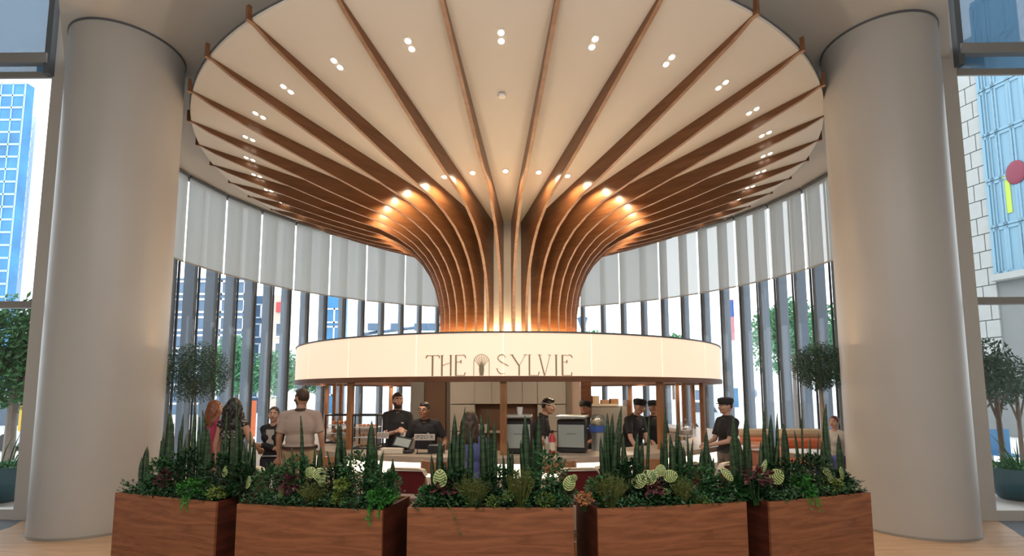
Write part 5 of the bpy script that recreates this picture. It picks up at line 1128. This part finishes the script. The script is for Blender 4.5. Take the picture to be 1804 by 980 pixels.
    bmesh.ops.delete(b, geom=kill, context='FACES'); b.to_mesh(hm.data); b.free()
    if cap:
        q = MB(); q.lathe([(.088, .030), (.096, .050), (.106, .085), (.098, .118), (.05, .135), (0, .138)], n=28); q.v = [tuple(Hd(v[0], v[1] * 1.12 + .002, v[2] - .006)) for v in q.v]; c_ = q.build('cap', mblk, t, smooth=True)
        q = MB(); vs = []
        q.prism([(.075 * math.cos(R(a)) * 1.05, -.085 - .05 * math.sin(R(a))) for a in range(0, 181, 20)] + [(-.07, -.06), (.07, -.06)], lambda x, y: Hd(x, y, .036 - abs(x) * .12), lambda x, y: Hd(x, y, .043 - abs(x) * .12)); q.build('peak', mblk, c_)
    if glasses:
        q = MB()
        for s_ in (-1, 1):
            pts = [Hd(s_ * .033 + .024 * math.cos(a), -.105, .008 + .018 * math.sin(a)) for a in [2 * PI * k / 12 for k in range(13)]]; q.tube(pts, .003 * K, 6)
            q.tube([Hd(s_ * .057, -.102, .012), Hd(s_ * .082, 0, .012)], .003 * K, 6)
        q.tube([Hd(-.01, -.106, .012), Hd(.01, -.106, .012)], .003 * K, 6); q.build('glasses', mhair['black'], t)
    if extra: extra(t, K, V, U, Hd, hand, LM)
    return t
def jacket_detail(t, K, V, U, Hd, hand, LM):
    q = MB(); q.prism([(-.05, 1.12), (.05, 1.12), (.06, 1.40), (-.06, 1.40)], lambda x, z: V(x, -.168 + x * x + (z - 1.28) ** 2 * 1.4, z), lambda x, z: V(x, -.155 + x * x + (z - 1.28) ** 2 * 1.4, z)); q.build('blouse', mgrey, t)
    q = MB(); q.tube([V(-.12, -.14, 1.0), V(.12, -.14, 1.0)], .012 * K, 8); q.build('belt', M['steel'], t)
def bagstrap(t, K, V, U, Hd, hand, LM): pass
def headband(t, K, V, U, Hd, hand, LM):
    q = MB(); pts = [Hd(.088 * math.cos(a), .103 * math.sin(a) + .012, .035 + .01 * math.sin(a)) for a in [2 * PI * k / 20 for k in range(21)]]; q.tube(pts, .008 * K, 6); q.build('headband', mgrey, t)
def cloth_in_hand(t, K, V, U, Hd, hand, LM):
    q = MB(); q.ball(hand[1] + Vector((0, -.04, -.05)) * K, (.04 * K, .03 * K, .06 * K), 10); q.build('white_cloth', M['white'], t, smooth='all')

person(532, 684, -1.6, 'big bearded man seen from behind in a tan short sleeved shirt and khaki trousers', rz=188, hy=52, skin='tan', shirt=mtan, pants=mkhaki, hair='brown', beard=True, belt=mhair['brown'], build_=1.2, lh=(.27, -.06, .84), rh=(-.29, -.04, .84))
person(484, 716, -1.25, 'smiling woman with arms folded, black jacket over a grey blouse', rz=5, hy=8, skin='light', shirt=mblk, sleeve='long', hair='brown', style='bun', female=True, lh=(-.12, -.20, 1.17), rh=(.12, -.24, 1.13), extra=jacket_detail)
person(379, 705, -1.2, 'red haired woman in a magenta top turned away beside the curly haired woman', rz=150, hy=-30, skin='light', shirt=mmag, sleeve='short', hair='auburn', style='long', female=True, rh=(-.15, -.25, 1.1))
person(413, 701, -1.75, 'woman with long dark curly hair in a black and white patterned top, seen from behind', rz=185, skin='tan', shirt=mlace, sleeve='none', hair='black', style='curly', female=True, rh=(-.26, -.20, 1.05))
person(701, 691, -.7, 'bearded barista in a black polo standing at the till holding a white cloth', rz=12, hy=14, skin='light', shirt=mblk, hair='brown', beard=True, lh=(.09, -.27, 1.20), rh=(.0, -.30, 1.19), apron=True, extra=cloth_in_hand)
person(747, 709, -1.1, 'barista with glasses leaning forward on the counter with both hands', rz=-6, hx=-16, hy=-8, skin='warm', shirt=mblk, hair='black', lean=16, lh=(.30, -.22, 1.00), rh=(-.30, -.24, 1.02), glasses=True, build_=1.12, apron=True)
person(828, 724, -2.95, 'dark haired visitor in a slate blue top behind the middle planter, back to us', rz=172, skin='tan', shirt=mblue, sleeve='short', hair='brown', style='long', female=True)
person(968, 702, -.85, 'barista in black with a pale headband working between the two espresso machines', rz=75, hx=-12, skin='light', shirt=mblk, sleeve='short', hair='black', lean=20, lh=(.12, -.36, 1.08), rh=(-.12, -.36, 1.08), extra=headband, apron=True)
person(1031, 709, -.35, 'dark haired barista in a cap looking down between the right espresso machine and the grinder', rz=-25, hx=-14, skin='warm', shirt=mblk, hair='black', cap=True, apron=True, lh=(.12, -.33, 1.08), rh=(-.1, -.33, 1.08))
person(1128, 704, -.55, 'barista in a black cap bending over the counter reaching down with one bare arm', rz=38, hx=-18, hy=-25, skin='light', shirt=mblk, hair='black', cap=True, lean=22, apron=True, lh=(.10, -.42, 1.02), rh=(-.20, -.42, 1.00))
person(1151, 708, -.1, 'barista in a black cap standing just behind the bending one', rz=-5, hx=-12, hy=-18, skin='tan', shirt=mblk, hair='black', cap=True, apron=True, lh=(.12, -.3, 1.05), rh=(-.12, -.3, 1.08))
person(1279, 703, -1.15, 'waiter in a black cap and polo in profile at the right end of the counter', rz=-78, skin='light', shirt=mblk, hair='black', cap=True, pants=mat('brown_trousers', (.09, .06, .045), .8), lh=(.10, -.34, 1.08), rh=(-.06, -.32, 1.08), build_=1.1)
sp = person(1471, 752, .9, 'seated visitor with dark red hair and a pale top behind the rightmost planter', rz=-60, skin='light', shirt=mgrey, sleeve='short', hair='dred', style='bun', female=True, sit=True, pants=mblue)
c_ = sp.location; t = thing('white_chair', 'white chair under the seated visitor', 'chair', (c_.x, c_.y, 0), R(-60))
q = MB(); q.box((0, 0, .42), (.44, .42, .03)); q.build('seat', M['white'], t, bevel=.01)
q = MB(); q.box((0, .23, .68), (.4, .03, .4)); q.build('backrest', M['white'], t, bevel=.01)
for x in (-.19, .19):
    for y in (-.18, .18): q = MB(); q.tube([(x * 1.1, y * 1.1, 0), (x, y, .41)], .013, 8); q.build('leg', M['white'], t)
for o in list(COL.objects):
    if o.name.startswith('blind') : pass
